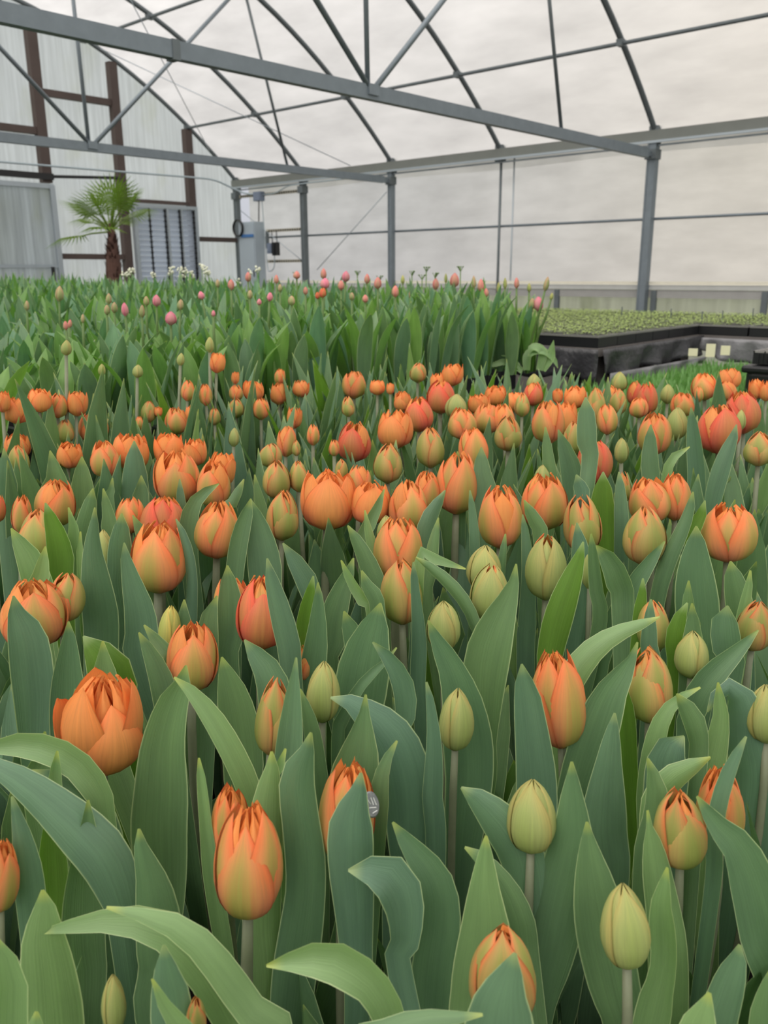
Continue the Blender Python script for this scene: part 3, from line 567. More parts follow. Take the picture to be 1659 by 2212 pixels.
# traced leaves: (material, distance row, [(x,y,full width px) tip -> base], roll, channel)
LF = [
('leaf_pale',2010,[(92,1922,0),(96,1960,44),(94,2033,90),(104,2110,112),(112,2210,130),(118,2350,120)],.15,.3),
('leaf',1790,[(190,1728,0),(188,1800,42),(182,1880,74),(178,1960,90),(180,2050,92),(186,2150,80)],-.2,.35),
('leaf',1850,[(300,1790,0),(306,1840,36),(322,1885,58),(334,1942,84),(344,2030,104),(350,2110,112),(345,2212,100)],.2,.3),
('leaf_pale',2010,[(80,2015,0),(140,2003,26),(210,1990,44),(290,1990,66),(360,2010,84),(430,2070,96),(490,2150,108),(520,2260,100)],.2,.25),
('leaf_pale',2060,[(230,1960,0),(270,1966,16),(320,1980,34),(380,2000,52),(440,2045,64),(495,2115,70),(545,2185,72),(610,2270,72)],-.25,.3),
('leaf_blue',2120,[(354,2041,0),(355,2075,34),(365,2134,74),(372,2210,92),(380,2330,90)],.1,.35),
('leaf_pale',2200,[(329,2114,0),(345,2150,22),(370,2185,44),(398,2225,58),(420,2320,70)],.5,.3),
('leaf',1770,[(672,1582,0),(668,1610,22),(648,1655,62),(641,1700,78),(650,1780,82),(659,1860,88),(659,1932,88),(648,2020,96),(634,2110,98),(620,2230,90)],.1,.35),
('leaf_pale',1740,[(587,1623,0),(588,1652,24),(584,1684,44),(578,1740,66),(574,1810,76),(570,1900,80),(566,2000,84),(575,2130,70)],-.15,.35),
('leaf_pale',1720,[(617,1617,0),(611,1640,16),(600,1675,28),(592,1730,38)],.2,.3),
('leaf_blue',1830,[(780,1669,0),(778,1692,24),(772,1718,44),(760,1760,78),(756,1800,100),(757,1870,100),(762,1940,92),(768,2050,74),(772,2160,60)],.1,.4),
('leaf',1640,[(790,1500,0),(788,1530,18),(785,1560,36),(779,1612,78),(765,1684,112),(762,1760,114),(764,1860,100),(770,1960,80)],-.1,.3),
('leaf',1700,[(858,1600,0),(848,1620,14),(832,1650,28),(822,1700,40),(818,1760,44)],.3,.3),
('leaf_blue',1900,[(752,1880,0),(768,1882,20),(795,1880,56),(825,1884,88),(856,1910,98),(874,1960,84),(876,2030,64),(866,2110,54)],.0,.25),
('leaf_pale',2110,[(575,2086,0),(610,2078,30),(655,2072,62),(705,2068,86),(760,2092,90),(808,2130,80),(840,2190,76),(850,2280,70)],.35,.45),
('leaf',1850,[(848,1776,0),(862,1796,22),(885,1830,46),(918,1870,66),(944,1920,82),(950,1990,90),(938,2080,98),(932,2160,96),(940,2260,88)],-.2,.35),
('leaf_pale',1900,[(1050,1805,0),(1048,1850,34),(1046,1932,73),(1048,2008,108),(1040,2080,122),(1034,2150,128),(1030,2260,120)],.12,.35),
('leaf',1850,[(1004,1830,0),(1030,1845,26),(1068,1885,46),(1104,1945,66),(1124,2010,78),(1132,2090,80)],-.3,.3),
('leaf_blue',2190,[(1113,2058,0),(1108,2085,36),(1092,2134,86),(1080,2210,146),(1076,2330,160)],.05,.4),
('leaf',1780,[(1235,1645,0),(1236,1680,26),(1236,1729,52),(1238,1799,82),(1228,1870,106),(1210,1950,118),(1192,2040,112),(1176,2120,92),(1165,2200,60)],-.15,.3),
('leaf_blue',1760,[(996,1701,0),(1018,1716,34),(1048,1742,62),(1090,1790,92),(1125,1850,104),(1140,1930,96),(1145,2020,80)],.25,.35),
('leaf',1880,[(1268,1775,0),(1272,1830,40),(1282,1900,80),(1295,1980,110),(1310,2060,118),(1330,2150,110),(1350,2240,90)],.1,.3),
('leaf_pale',1960,[(1442,1874,0),(1438,1905,24),(1431,1945,44),(1433,2008,60),(1436,2080,56),(1424,2150,66),(1408,2220,78)],.25,.4),
('leaf_pale',1830,[(1399,1750,0),(1404,1790,16),(1412,1830,44),(1422,1890,64),(1434,1960,74),(1444,2040,84),(1446,2140,86),(1440,2230,80)],-.2,.4),
('leaf',1860,[(1505,1720,0),(1520,1745,26),(1552,1790,54),(1590,1830,80),(1615,1890,102),(1632,1950,110),(1648,2030,112),(1665,2130,110)],-.35,.4),
('leaf_pale',2190,[(1533,2144,0),(1528,2165,22),(1518,2195,54),(1506,2240,84),(1495,2330,92)],.2,.3),
('leaf_blue',2000,[(1598,2040,0),(1596,2065,30),(1580,2110,60),(1560,2170,74),(1540,2250,80)],.1,.35),
('leaf',2100,[(1668,2090,0),(1662,2140,40),(1655,2210,70),(1655,2320,80)],.1,.3),
('leaf',2240,[(1043,2192,0),(1010,2198,20),(950,2200,34),(890,2208,44),(830,2235,56),(790,2290,60)],.3,.3),
('leaf_pale',2140,[(-14,2020,0),(8,2060,36),(22,2110,60),(30,2170,70),(34,2270,70)],.2,.3),
('leaf_pale',2250,[(79,2185,0),(80,2215,20),(84,2280,40)],.2,.3),
('leaf_blue',1850,[(26,1720,0),(36,1760,22),(48,1810,40),(60,1880,58),(68,1960,62),(76,2060,56)],.1,.35),
('leaf_bright',1720,[(106,1740,0),(110,1790,34),(114,1850,58),(118,1940,62),(124,2040,56)],.1,.3),
('leaf',1600,[(402,1437,0),(400,1462,24),(388,1490,52),(370,1532,72),(352,1616,96),(348,1717,116),(344,1790,120),(348,1880,110),(350,1990,86)],.12,.3),
('leaf_pale',1640,[(376,1463,0),(398,1480,20),(430,1515,38),(466,1565,50),(500,1625,54),(530,1690,54),(552,1760,50),(568,1840,46)],-.2,.4),
('leaf_blue',1800,[(-60,1640,0),(-10,1655,36),(50,1690,62),(115,1740,84),(175,1795,104),(225,1850,110),(258,1920,96),(275,2010,76)],-.1,.3),
('leaf_pale',1680,[(-50,1622,0),(0,1612,34),(50,1608,54),(110,1620,62),(165,1650,62),(205,1700,60),(225,1770,50)],.1,.4),
('leaf',1660,[(97,1580,0),(99,1605,18),(92,1640,40),(86,1675,52),(84,1740,56)],.2,.4),
('leaf_pale',1700,[(124,1622,0),(122,1650,20),(120,1700,32),(126,1760,34),(132,1840,30)],.3,.4),
('leaf',1690,[(69,1664,0),(95,1672,22),(130,1690,56),(170,1730,92),(200,1790,116),(214,1860,116),(222,1950,90)],-.1,.25),
('leaf_blue',1410,[(29,1287,0),(34,1320,34),(48,1352,66),(60,1390,84),(68,1450,88),(74,1520,82),(74,1610,60),(80,1700,50)],-.1,.35),
('leaf',1400,[(148,1342,0),(150,1380,30),(148,1440,56),(148,1500,74),(150,1590,78),(155,1680,60)],.15,.3),
('leaf_bright',1420,[(180,1374,0),(200,1396,48),(234,1440,92),(245,1500,108),(246,1600,104)],-.1,.3),
('leaf_pale',1430,[(222,1384,0),(224,1420,28),(226,1452,50),(228,1510,62),(232,1600,60)],.1,.35),
('leaf_blue',1520,[(163,1488,0),(161,1520,14),(156,1560,20),(150,1620,20)],.3,.3),
('leaf_pale',1720,[(430,1637,0),(434,1665,18),(440,1720,26),(447,1790,30),(458,1880,40),(474,1980,42),(490,2080,40)],.4,.4),
('leaf',1500,[(479,1419,0),(488,1450,34),(502,1495,66),(516,1560,86),(526,1640,88),(536,1740,76)],.1,.25),
('leaf_blue',1490,[(528,1382,0),(542,1402,28),(566,1430,52),(586,1468,68),(596,1520,76),(598,1600,72),(604,1700,60)],.1,.3),
('leaf',1450,[(300,1366,0),(314,1390,22),(332,1425,40),(348,1465,52),(362,1520,58),(372,1600,50)],.2,.35),
('leaf',1420,[(311,1350,0),(330,1375,22),(352,1405,34),(372,1445,34)],-.2,.3),
('leaf_blue',1595,[(640,1420,0),(638,1450,14),(634,1500,34),(631,1550,48),(627,1600,58),(622,1670,62),(622,1750,56)],.1,.45),
('leaf',1540,[(648,1488,0),(658,1520,20),(672,1570,34),(682,1640,42),(690,1720,40)],.2,.3),
('leaf',1440,[(822,1302,0),(818,1325,36),(805,1365,74),(792,1415,104),(782,1470,116),(770,1550,106),(764,1640,80)],.1,.22),
('leaf_blue',1500,[(805,1387,0),(818,1398,18),(842,1425,32),(864,1460,46),(876,1500,50),(876,1550,46),(868,1620,40)],.25,.4),
('leaf',1480,[(857,1399,0),(838,1424,11),(806,1455,22),(774,1492,26),(748,1545,30),(732,1620,32)],.5,.5),
('leaf_blue',1590,[(714,1507,0),(738,1508,22),(772,1528,50),(815,1560,84),(852,1610,112),(876,1680,118),(884,1770,104),(888,1880,80)],-.15,.25),
('leaf_blue',1610,[(921,1473,0),(926,1495,14),(932,1540,22),(937,1600,32),(936,1670,42),(933,1740,46),(940,1820,46)],.2,.5),
('leaf',1500,[(925,1340,0),(936,1366,20),(956,1405,44),(978,1450,62),(998,1510,88),(1010,1590,110),(1014,1680,104),(1004,1780,88),(996,1880,70)],.1,.25),
('leaf',1420,[(1115,1218,0),(1112,1248,18),(1103,1280,36),(1082,1330,68),(1060,1390,94),(1048,1450,96),(1046,1520,76),(1050,1610,44),(1052,1700,36)],-.1,.25),
('leaf_blue',1575,[(1127,1434,0),(1129,1458,30),(1138,1500,56),(1145,1554,68),(1152,1610,78),(1158,1670,86),(1160,1740,88),(1160,1830,80)],.1,.35),
('leaf',1530,[(1377,1387,0),(1370,1412,12),(1352,1445,38),(1322,1490,66),(1300,1540,88),(1280,1600,96),(1256,1670,90),(1236,1750,78),(1222,1850,66)],-.15,.25),
('leaf_pale',1440,[(1425,1333,0),(1398,1343,18),(1355,1358,32),(1310,1380,44),(1268,1415,56),(1230,1470,62),(1205,1540,56)],.2,.4),
('leaf',1250,[(1436,1169,0),(1420,1192,18),(1392,1230,34),(1364,1275,42),(1334,1325,44),(1308,1385,44),(1292,1450,40)],-.2,.35),
('leaf_bright',1300,[(1260,1170,0),(1252,1200,22),(1236,1245,44),(1216,1300,60),(1198,1360,64),(1186,1420,56),(1178,1490,50)],.1,.3),
('leaf_blue',1230,[(1246,1129,0),(1249,1155,22),(1255,1200,44),(1258,1265,52),(1252,1340,52),(1243,1420,46)],.1,.4),
('leaf',1260,[(1277,1153,0),(1280,1180,18),(1284,1225,26),(1290,1290,32),(1292,1370,32)],.3,.4),
('leaf',1270,[(1288,1178,0),(1300,1190,26),(1322,1220,46),(1338,1265,54),(1346,1320,48)],.1,.3),
('leaf_bright',1070,[(1303,1019,0),(1303,1045,32),(1301,1085,52),(1300,1130,56),(1304,1190,52),(1308,1270,42)],-.1,.3),
('leaf_blue',1100,[(1337,1019,0),(1339,1050,20),(1341,1100,30),(1342,1160,32)],.2,.3),
('leaf_blue',1010,[(1206,928,0),(1214,950,22),(1226,985,38),(1238,1030,50),(1246,1090,54),(1250,1150,50)],.1,.3),
('leaf',1150,[(1132,1080,0),(1142,1100,22),(1156,1130,32),(1168,1170,34)],.2,.3),
('leaf_blue',1200,[(1129,1111,0),(1134,1140,16),(1139,1190,24),(1142,1250,30),(1140,1340,40),(1136,1420,40)],.2,.4),
('leaf',1170,[(1497,1062,0),(1492,1090,18),(1477,1135,28),(1456,1180,34),(1436,1230,36),(1420,1290,34),(1412,1360,30)],.2,.4),
('leaf_bright',1160,[(1523,1081,0),(1517,1105,20),(1505,1135,30),(1496,1170,32)],.1,.3),
('leaf',1280,[(1504,1136,0),(1504,1165,34),(1502,1205,60),(1502,1255,82),(1506,1315,92),(1510,1390,84),(1512,1480,64)],.05,.25),
('leaf_blue',960,[(1493,880,0),(1496,915,22),(1500,960,32),(1505,1020,37),(1505,1080,38),(1500,1140,34)],.1,.4),
('leaf_blue',990,[(1591,917,0),(1585,940,18),(1570,975,32),(1554,1020,40),(1541,1070,38),(1532,1130,34)],.2,.4),
('leaf',1290,[(1578,1212,0),(1583,1240,34),(1592,1280,52),(1600,1330,58),(1600,1400,52)],.1,.3),
('leaf_pale',1330,[(1621,1232,0),(1617,1265,16),(1608,1310,24),(1600,1360,30),(1592,1420,30)],.2,.4),
('leaf_blue',1390,[(1572,1308,0),(1568,1325,34),(1566,1350,60),(1570,1400,60),(1576,1470,50)],.1,.3),
('leaf',1350,[(1488,1254,0),(1487,1285,20),(1488,1335,34),(1490,1400,38)],.2,.4),
('leaf_bright',1390,[(1485,1302,0),(1472,1325,22),(1462,1360,40),(1460,1410,46),(1462,1480,44)],.1,.3),
('leaf',1410,[(1495,1303,0),(1497,1335,24),(1497,1385,44),(1494,1440,56),(1490,1520,52)],.1,.35),
('leaf_blue',1400,[(1406,1294,0),(1404,1320,18),(1402,1360,32),(1401,1410,38),(1406,1480,40)],.1,.4),
('leaf_bright',1340,[(1389,1249,0),(1388,1275,16),(1383,1315,28),(1378,1370,30)],.2,.3),
('leaf',1450,[(1638,1361,0),(1618,1382,18),(1584,1415,36),(1545,1452,52),(1512,1495,58),(1492,1550,52),(1484,1620,44)],-.1,.4),
('leaf_pale',1560,[(1513,1485,0),(1494,1494,12),(1464,1512,22),(1436,1545,34),(1418,1595,44),(1406,1660,48),(1400,1740,50),(1398,1830,46)],.15,.45),
('leaf_pale',1560,[(1551,1474,0),(1553,1505,22),(1556,1545,34),(1550,1590,46),(1536,1645,60),(1524,1720,62)],-.2,.4),
('leaf',1570,[(1462,1498,0),(1478,1520,32),(1498,1556,48),(1508,1600,44),(1506,1660,40)],.2,.3),
('leaf_blue',1540,[(1528,1538,0),(1542,1508,20),(1566,1484,36),(1594,1496,48),(1612,1545,80),(1622,1620,108),(1630,1720,104)],.1,.3),
('leaf_pale',1690,[(1535,1636,0),(1512,1648,26),(1476,1668,50),(1442,1692,62),(1418,1735,62),(1410,1800,56)],-.3,.35),
('leaf_blue',1780,[(1612,1591,0),(1600,1614,16),(1580,1655,28),(1562,1705,34),(1549,1760,36),(1542,1840,36),(1538,1930,34)],.15,.4),
('leaf',1730,[(1399,1638,0),(1408,1662,20),(1418,1705,42),(1420,1765,60),(1408,1840,76),(1400,1930,70)],.1,.45),
('leaf_bright',1500,[(1338,1460,0),(1346,1510,36),(1350,1570,48),(1354,1660,46),(1360,1750,50),(1364,1860,46)],.1,.25),
('leaf_blue',1600,[(1328,1540,0),(1322,1590,34),(1315,1650,56),(1308,1730,86),(1304,1810,104),(1312,1900,96)],-.1,.3),
('leaf_blue',1600,[(1478,1590,0),(1462,1598,40),(1450,1620,70),(1440,1660,90),(1436,1720,90)],.1,.3),
# middle distance
('leaf_blue',1015,[(290,952,0),(290,975,26),(291,1005,44),(292,1050,58),(290,1110,60),(288,1180,50)],0,.3),
('leaf',1060,[(177,986,0),(177,1010,26),(178,1050,46),(180,1110,50)],.1,.3),
('leaf',1050,[(108,973,0),(116,1005,26),(124,1045,48),(124,1100,60)],.1,.3),
('leaf',1050,[(8,968,0),(12,1000,22),(15,1045,42),(16,1110,46)],.1,.3),
('leaf',1250,[(205,1096,0),(203,1130,18),(199,1180,36),(204,1240,58),(213,1310,74),(218,1390,74)],.1,.35),
('leaf',1140,[(201,1055,0),(196,1082,26),(188,1120,38),(182,1180,40)],.1,.3),
('leaf_pale',1240,[(174,1148,0),(173,1190,14),(177,1260,18),(186,1330,26),(200,1410,32)],.3,.5),
('leaf_pale',1230,[(24,1141,0),(38,1165,26),(62,1205,52),(82,1260,62),(90,1330,50)],.1,.35),
('leaf_pale',1260,[(98,1180,0),(94,1215,26),(88,1260,40),(84,1320,40)],.1,.3),
('leaf_bright',1180,[(98,1086,0),(108,1115,26),(122,1155,44),(132,1205,56),(134,1270,50)],.1,.3),
('leaf_pale',1170,[(148,1096,0),(156,1125,16),(164,1165,26),(168,1215,28)],.3,.4),
('leaf',1200,[(263,1109,0),(262,1135,30),(259,1175,48),(260,1230,58),(266,1310,56)],.1,.25),
('leaf',1140,[(223,1055,0),(229,1085,18),(237,1125,30),(243,1175,36)],.1,.3),
('leaf_blue',1290,[(268,1172,0),(272,1205,22),(284,1255,42),(300,1310,62),(308,1370,72),(314,1450,66)],.1,.45),
('leaf_blue',1210,[(380,1121,0),(392,1148,16),(406,1195,23),(413,1250,25),(413,1320,25)],.3,.5),
('leaf',1130,[(473,1045,0),(450,1058,18),(422,1084,30),(408,1125,40),(408,1180,42),(414,1250,38)],.1,.4),
('leaf_blue',1100,[(388,1035,0),(390,1070,18),(393,1110,24),(396,1150,24)],.2,.4),
('leaf',1100,[(527,1035,0),(516,1058,18),(500,1090,26),(492,1130,26)],.2,.4),
('leaf',1180,[(542,1077,0),(534,1108,26),(520,1155,38),(510,1215,40),(506,1290,36)],.1,.4),
('leaf',1310,[(491,1221,0),(494,1255,34),(497,1305,54),(496,1370,60),(492,1450,50)],.1,.3),
('leaf',1370,[(469,1287,0),(458,1313,26),(449,1355,46),(446,1420,52),(448,1490,46)],.1,.3),
('leaf',1350,[(398,1295,0),(397,1325,26),(397,1375,38),(400,1440,38)],.1,.3),
('leaf',1070,[(243,1032,0),(241,1060,16),(238,1100,22)],.2,.3),
('leaf',1080,[(305,1027,0),(306,1055,26),(306,1100,34)],.1,.3),
('leaf',1170,[(287,1113,0),(296,1132,18),(312,1165,30),(322,1210,30)],.1,.3),
('leaf',1080,[(550,1025,0),(556,1060,16),(566,1110,28),(574,1180,30)],.1,.3),
('leaf_blue',1170,[(542,1079,0),(550,1112,34),(562,1160,60),(572,1220,74),(576,1300,68)],.1,.3),
('leaf_blue',1270,[(611,1173,0),(628,1198,28),(655,1240,46),(674,1285,46),(684,1350,36)],.1,.3),
('leaf_blue',1390,[(577,1206,0),(582,1235,22),(594,1280,38),(610,1340,50),(624,1400,52),(630,1470,46)],.1,.4),
('leaf_bright',1340,[(677,1244,0),(671,1275,20),(661,1325,34),(655,1390,38),(654,1460,34)],.15,.35),
('leaf',1370,[(687,1258,0),(688,1295,22),(687,1350,40),(682,1410,54),(678,1480,56)],.15,.4),
('leaf',1290,[(764,1205,0),(755,1235,24),(738,1280,46),(722,1330,60),(714,1390,64),(710,1460,54)],.1,.25),
('leaf_pale',1300,[(737,1210,0),(746,1232,14),(765,1268,22),(788,1305,27),(808,1345,28)],.2,.45),
('leaf',1220,[(751,1135,0),(765,1158,22),(785,1198,36),(804,1245,46),(818,1310,44)],.2,.4),
('leaf',1310,[(781,1232,0),(788,1255,22),(802,1285,34),(816,1325,34)],.2,.3),
('leaf_pale',1170,[(788,1102,0),(792,1130,14),(799,1170,22),(804,1220,24)],.3,.4),
('leaf',1135,[(830,1057,0),(823,1082,14),(808,1112,26),(794,1145,30),(786,1190,28)],.1,.4),
('leaf_blue',1150,[(962,1059,0),(950,1080,20),(932,1110,34),(920,1150,42),(915,1210,38)],-.1,.4),
('leaf',1210,[(947,1118,0),(940,1150,18),(932,1195,30),(926,1250,32),(924,1320,28)],.3,.4),
('leaf',1310,[(898,1204,0),(920,1218,16),(952,1243,26),(984,1275,29),(1010,1312,28),(1028,1355,26),(1042,1410,24)],.1,.5),
('leaf_blue',1330,[(893,1214,0),(895,1240,16),(899,1290,22),(905,1350,30),(907,1420,36),(906,1500,34)],.2,.5),
('leaf_pale',1270,[(1006,1229,0),(982,1222,12),(950,1212,22),(920,1206,24),(905,1240,24)],.2,.2),
('leaf_blue',1150,[(1015,1059,0),(1019,1090,14),(1023,1140,20),(1026,1200,22)],.2,.4),
('leaf',1200,[(1092,1153,0),(1088,1180,14),(1084,1215,18),(1080,1260,18)],.2,.4),
('leaf',1390,[(743,1320,0),(750,1340,26),(762,1375,44),(768,1430,44)],.1,.3),
('leaf_blue',1050,[(1040,966,0),(1040,990,26),(1042,1030,42),(1046,1090,46)],.1,.3),
('leaf',1040,[(988,975,0),(990,1000,16),(996,1040,24)],.2,.3),
('leaf_blue',1130,[(1245,1025,0),(1249,1050,24),(1256,1090,34)],.1,.3),
('leaf',1030,[(1178,922,0),(1181,960,20),(1186,1010,28),(1190,1070,28)],.1,.4),
('leaf_blue',1060,[(1265,858,0),(1266,880,30),(1267,920,42),(1268,970,42),(1270,1030,34)],0,.3),
('leaf_blue',1030,[(1406,917,0),(1405,950,26),(1404,1000,38),(1406,1060,38)],.1,.4),
('leaf_pale',1000,[(1490,965,0),(1478,970,12),(1458,985,18),(1444,1010,20),(1436,1050,20)],.1,.3),
]
random.seed(5)
SOIL = .22
_bloom = []   # records of plants
LEAFN = 0
def plant_leafs(root, org, n, rnd, top, lod, wide=.021, mats=('leaf', 'leaf_blue', 'leaf'), lean=(.05, .5), face=None):
    """leaves grown round the stem; top = height of the leaf tips above the soil"""
    a0 = rnd.uniform(0, 6.28)
    for k in range(n):
        az = a0+k*2.3+rnd.uniform(-.4, .4); ln = rnd.uniform(*lean)*.6
        hh = top*rnd.uniform(.80, 1.02)*(1-.10*(k % 3 == 2)); L = hh/max(.6, math.cos(ln*.8))
        pth = leaf_local(0, L, wide*rnd.uniform(.8, 1.2), ln*.55, rnd.uniform(.0, .55), az, side=rnd.uniform(-1, 1))
        nv = np.array([-math.cos(az), -math.sin(az), .35])
        v, f, uv = blade(pth, nv, ns=12 if lod else 8, nu=4, chan=rnd.uniform(.15, .38), roll=rnd.uniform(-.35, .35), twist=rnd.uniform(-.8, .8), wave=rnd.uniform(0, .10), ph=rnd.uniform(0, 6))
        mesh_obj('leaf', v, f, M[rnd.choice(mats)], root, uv=uv)
plants = []
for i, fl in enumerate(FL):
    x, y0, y1, w, kind, tilt = fl[:6]; yr = fl[6] if len(fl) > 6 else (y0+y1)/2
    hd = hd_of(yr); rnd = random.Random(100+i)
    if y1 < 850: hd *= rnd.uniform(.97, 1.03)
    yy_ = float(at_dist(x, (y0+y1)/2, hd)[1])
    if yy_ > 1.46: hd *= (1.46-.03*rnd.random())/yy_
    bot = at_dist(x-tilt*.35, y1, hd); tp = at_dist(x+tilt*.65, y0, hd)
    ctr = (bot+tp)/2; z = depth(ctr); R = w*.5*z/FPX/(1.04 if kind not in 'WX' else 1.10)
    H = float(np.linalg.norm(tp-bot))*(1.03 if kind in 'GOK' else 1.05); ax = tp-bot
    H = max(H, R*1.5)
    ax = ax/np.linalg.norm(ax)+HEAD*rnd.uniform(-.08, .12)
    # seen from above: part of the picture height is the mouth of the flower
    if kind in 'XW': H *= .95
    need = R*(1.65 if kind == 'W' else 2.0 if kind == 'X' else 2.3)
    if H < need: bot = bot-ax*(need-H); H = need
    gx = bot+np.array([rnd.uniform(-.012, .012), rnd.uniform(-.012, .012), 0])-ax*.0; gx[2] = SOIL
    plants.append(dict(i=i, x=x, y=(y0+y1)/2, w=w, kind=kind, base=gx, bot=bot, ax=ax, R=R, H=H, hd=hd, rnd=rnd, leaves=[]))
XY = np.array([p['base'][:2] for p in plants])
extra = []
for li, (mat, yr, pts, roll, ch) in enumerate(LF):
    hd = hd_of(yr); rnd = random.Random(900+li); n = len(pts); path = []
    for k, (x, y, w) in enumerate(pts):
        P = at_dist(x, y, hd); path.append([*P, max(w*.5*depth(P)/FPX, .0009)])
    path = path[::-1]   # base first
    low = np.array(path[0][:3]); 
    d = np.linalg.norm(XY-low[:2], axis=1)+.03*np.array([len(p['leaves']) for p in plants]); j = int(d.argmin())
    if low[2] < SOIL+.02:
        path = [q for q in path if q[2] > SOIL+.03]; low = np.array(path[0][:3])
    if d[j] < .11: tgt = plants[j]
    else:
        dd = [np.linalg.norm(e['base'][:2]-low[:2])+.03*len(e['leaves']) for e in extra]
        if dd and min(dd) < .07: tgt = extra[int(np.argmin(dd))]
        else:
            b = low.copy(); b[2] = SOIL; b[:2] += HEAD[:2]*.01; tgt = dict(base=b, leaves=[], rnd=rnd, hd=hd, kind='leafy', w=40, x=pts[0][0], y=pts[0][1]+60); extra.append(tgt)
    b = np.array(tgt['base']); dz = low[2]-SOIL
    w0 = path[0][3]
    mid = low*.45+b*.55; mid[2] = SOIL+dz*.38; mid = mid+(low-np.array(path[min(2, len(path)-1)][:3]))*.0
    pre = [[*(b+np.array([0, 0, .004])), w0*.35], [*mid, w0*.8]] if dz > .05 else [[*(b+np.array([0, 0, .004])), w0*.5]]
    tgt['leaves'].append((mat, pre+path, roll, ch, rnd))
def emit_leaf(root, org, rec, hi=True):
    mat, path, roll, ch, rnd = rec
    nrm = lambda P: (ORI-P)/np.linalg.norm(ORI-P)
    sg = 1 if rnd.random() < .6 else -1
    add_leaf('leaf', path, nrm, M[mat], root, org, ns=30 if hi else 22, nu=8 if hi else 6, chan=ch*sg*.9, roll=roll, twist=rnd.uniform(-.35, .35), wave=.07, ph=rnd.uniform(0, 6))
LOOK = {'T': 'green tulip with an orange seam', 'W': 'wide open double orange tulip', 'X': 'open double orange tulip', 'P': 'half open peach orange tulip', 'R': 'half open reddish orange tulip', 'O': 'barely open olive and orange tulip', 'G': 'closed green tulip bud', 'Y': 'yellow green tulip bud'}
# hand written labels of the tulips one can point at, by their place in the list
HL = {0: 'wide open double orange tulip with one petal spread sideways, nearest big bloom', 1: 'large half open orange and green striped tulip framed by two broad leaves', 2: 'half open orange tulip tucked directly behind the striped one', 3: 'ruffled peach tulip with a silver disc on it, hidden behind a bluish leaf',
4: 'plump closed pale green bud on a thick stem before a broad leaf', 5: 'closed yellowish green bud low in front, nearest to the lens', 6: 'nearly closed green bud with orange lips, half covered by a leaf', 7: 'olive green tulip with a thin orange rim before the faded one', 8: 'faded papery peach tulip crossed by a narrow leaf',
9: 'peach tulip cut off by the lower left picture edge', 10: 'green bud cut off by the right picture edge above broad leaves', 11: 'olive egg shaped tulip with one dark seam on a long stem', 12: 'tall peach double tulip leaning beside an upright bluish leaf', 13: 'slim olive bud with a dark seam, wrapped by a big leaf',
14: 'closed green bud with a wavy dark seam, standing between broad leaves', 15: 'narrow olive and pink tulip behind a pointed bluish leaf', 16: 'pinkish orange tulip with a dark slit, behind the wide open one', 17: 'small yellow green bud half hidden behind leaves',
18: 'big orange tulip at the left edge with a broad leaf before it', 19: 'brownish orange tulip beside the big one at the left edge', 20: 'bright red orange tulip crossed by a slender leaf', 21: 'orange tulip mostly hidden behind the bright red orange one', 22: 'large orange and olive tulip with upright pointed side petals',
23: 'cup shaped orange tulip with two pointed tips, alone among leaves', 24: 'small round green bud half behind a leaf', 25: 'pinkish green tulip leaning left with a deep slit', 26: 'small orange tulip behind the one leaning left', 27: 'orange tulip with raised side petal above the leaning pinkish green one',
31: 'large rounded peach tulip with a small peaked top', 48: 'closed olive bud below the round headed group, left of the big double', 51: 'big double orange tulip with flaring side petals in the middle of the bed', 52: 'double orange tulip directly right of the big flaring double', 56: 'tall peach tulip with a split front and peaked tip',
58: 'peach tulip with curled ruffled mouth above the olive one', 59: 'olive tulip with orange peak just below the ruffled mouthed one', 60: 'plain closed green bud behind the twisted green and orange one', 61: 'green bud with a twisted orange seam leaning right', 62: 'pale yellow green bud half wrapped by a leaf',
64: 'peach striped tulip with a flat open top', 65: 'big green tulip with one peeling orange edged petal', 66: 'broad orange and olive tulip with three raised points', 67: 'pointed peach tulip behind two upright leaves', 69: 'small deep red orange tulip above a dark tipped leaf',
70: 'striped olive and orange tulip crossed by a slanting leaf', 73: 'wide salmon tulip on a pale stem near the right edge', 74: 'peach tulip half hidden by an upright leaf below the slanting one', 75: 'dull green bud behind paired leaves near the right side', 76: 'olive tulip with rolled orange lip at the right edge',
78: 'large salmon red tulip at the upper right with a slanting leaf before it', 88: 'orange cup tulip with one yellow edged petal turned outward', 136: 'lone orange tulip rising above the others against the green back bed'}
ROWN = [(800, 'the hindmost strip'), (840, 'the back strip'), (875, 'the second back strip'), (912, 'the third back strip'), (960, 'the upper middle band'), (1050, 'the middle band'), (1160, 'the lower middle band'), (1330, 'the near band'), (2300, 'the nearest blooms')]
def row_of(y):
    for k, (a, n) in enumerate(ROWN):
        if y < a: return k
ORD = ['first', 'second', 'third', 'fourth', 'fifth', 'sixth', 'seventh', 'eighth', 'ninth', 'tenth', 'eleventh', 'twelfth', 'thirteenth', 'fourteenth', 'fifteenth', 'sixteenth', 'seventeenth', 'eighteenth', 'nineteenth', 'twentieth']
cnt = {}
for p in sorted(plants, key=lambda q: q['x']):
    k = (p['kind'], row_of(p['y'])); cnt[k] = cnt.get(k, 0)+1; p['ord'] = cnt[k]
    if p['i'] in HL: p['label'] = HL[p['i']]
for p in plants:
    if 'label' in p: continue
    k = (p['kind'], row_of(p['y'])); nm = LOOK[p['kind']]
    p['label'] = f"the only {nm} in {ROWN[k[1]][1]}" if cnt[k] == 1 else f"{nm}, {ORD[p['ord']-1]} from left in {ROWN[k[1]][1]}"
nameK = {}
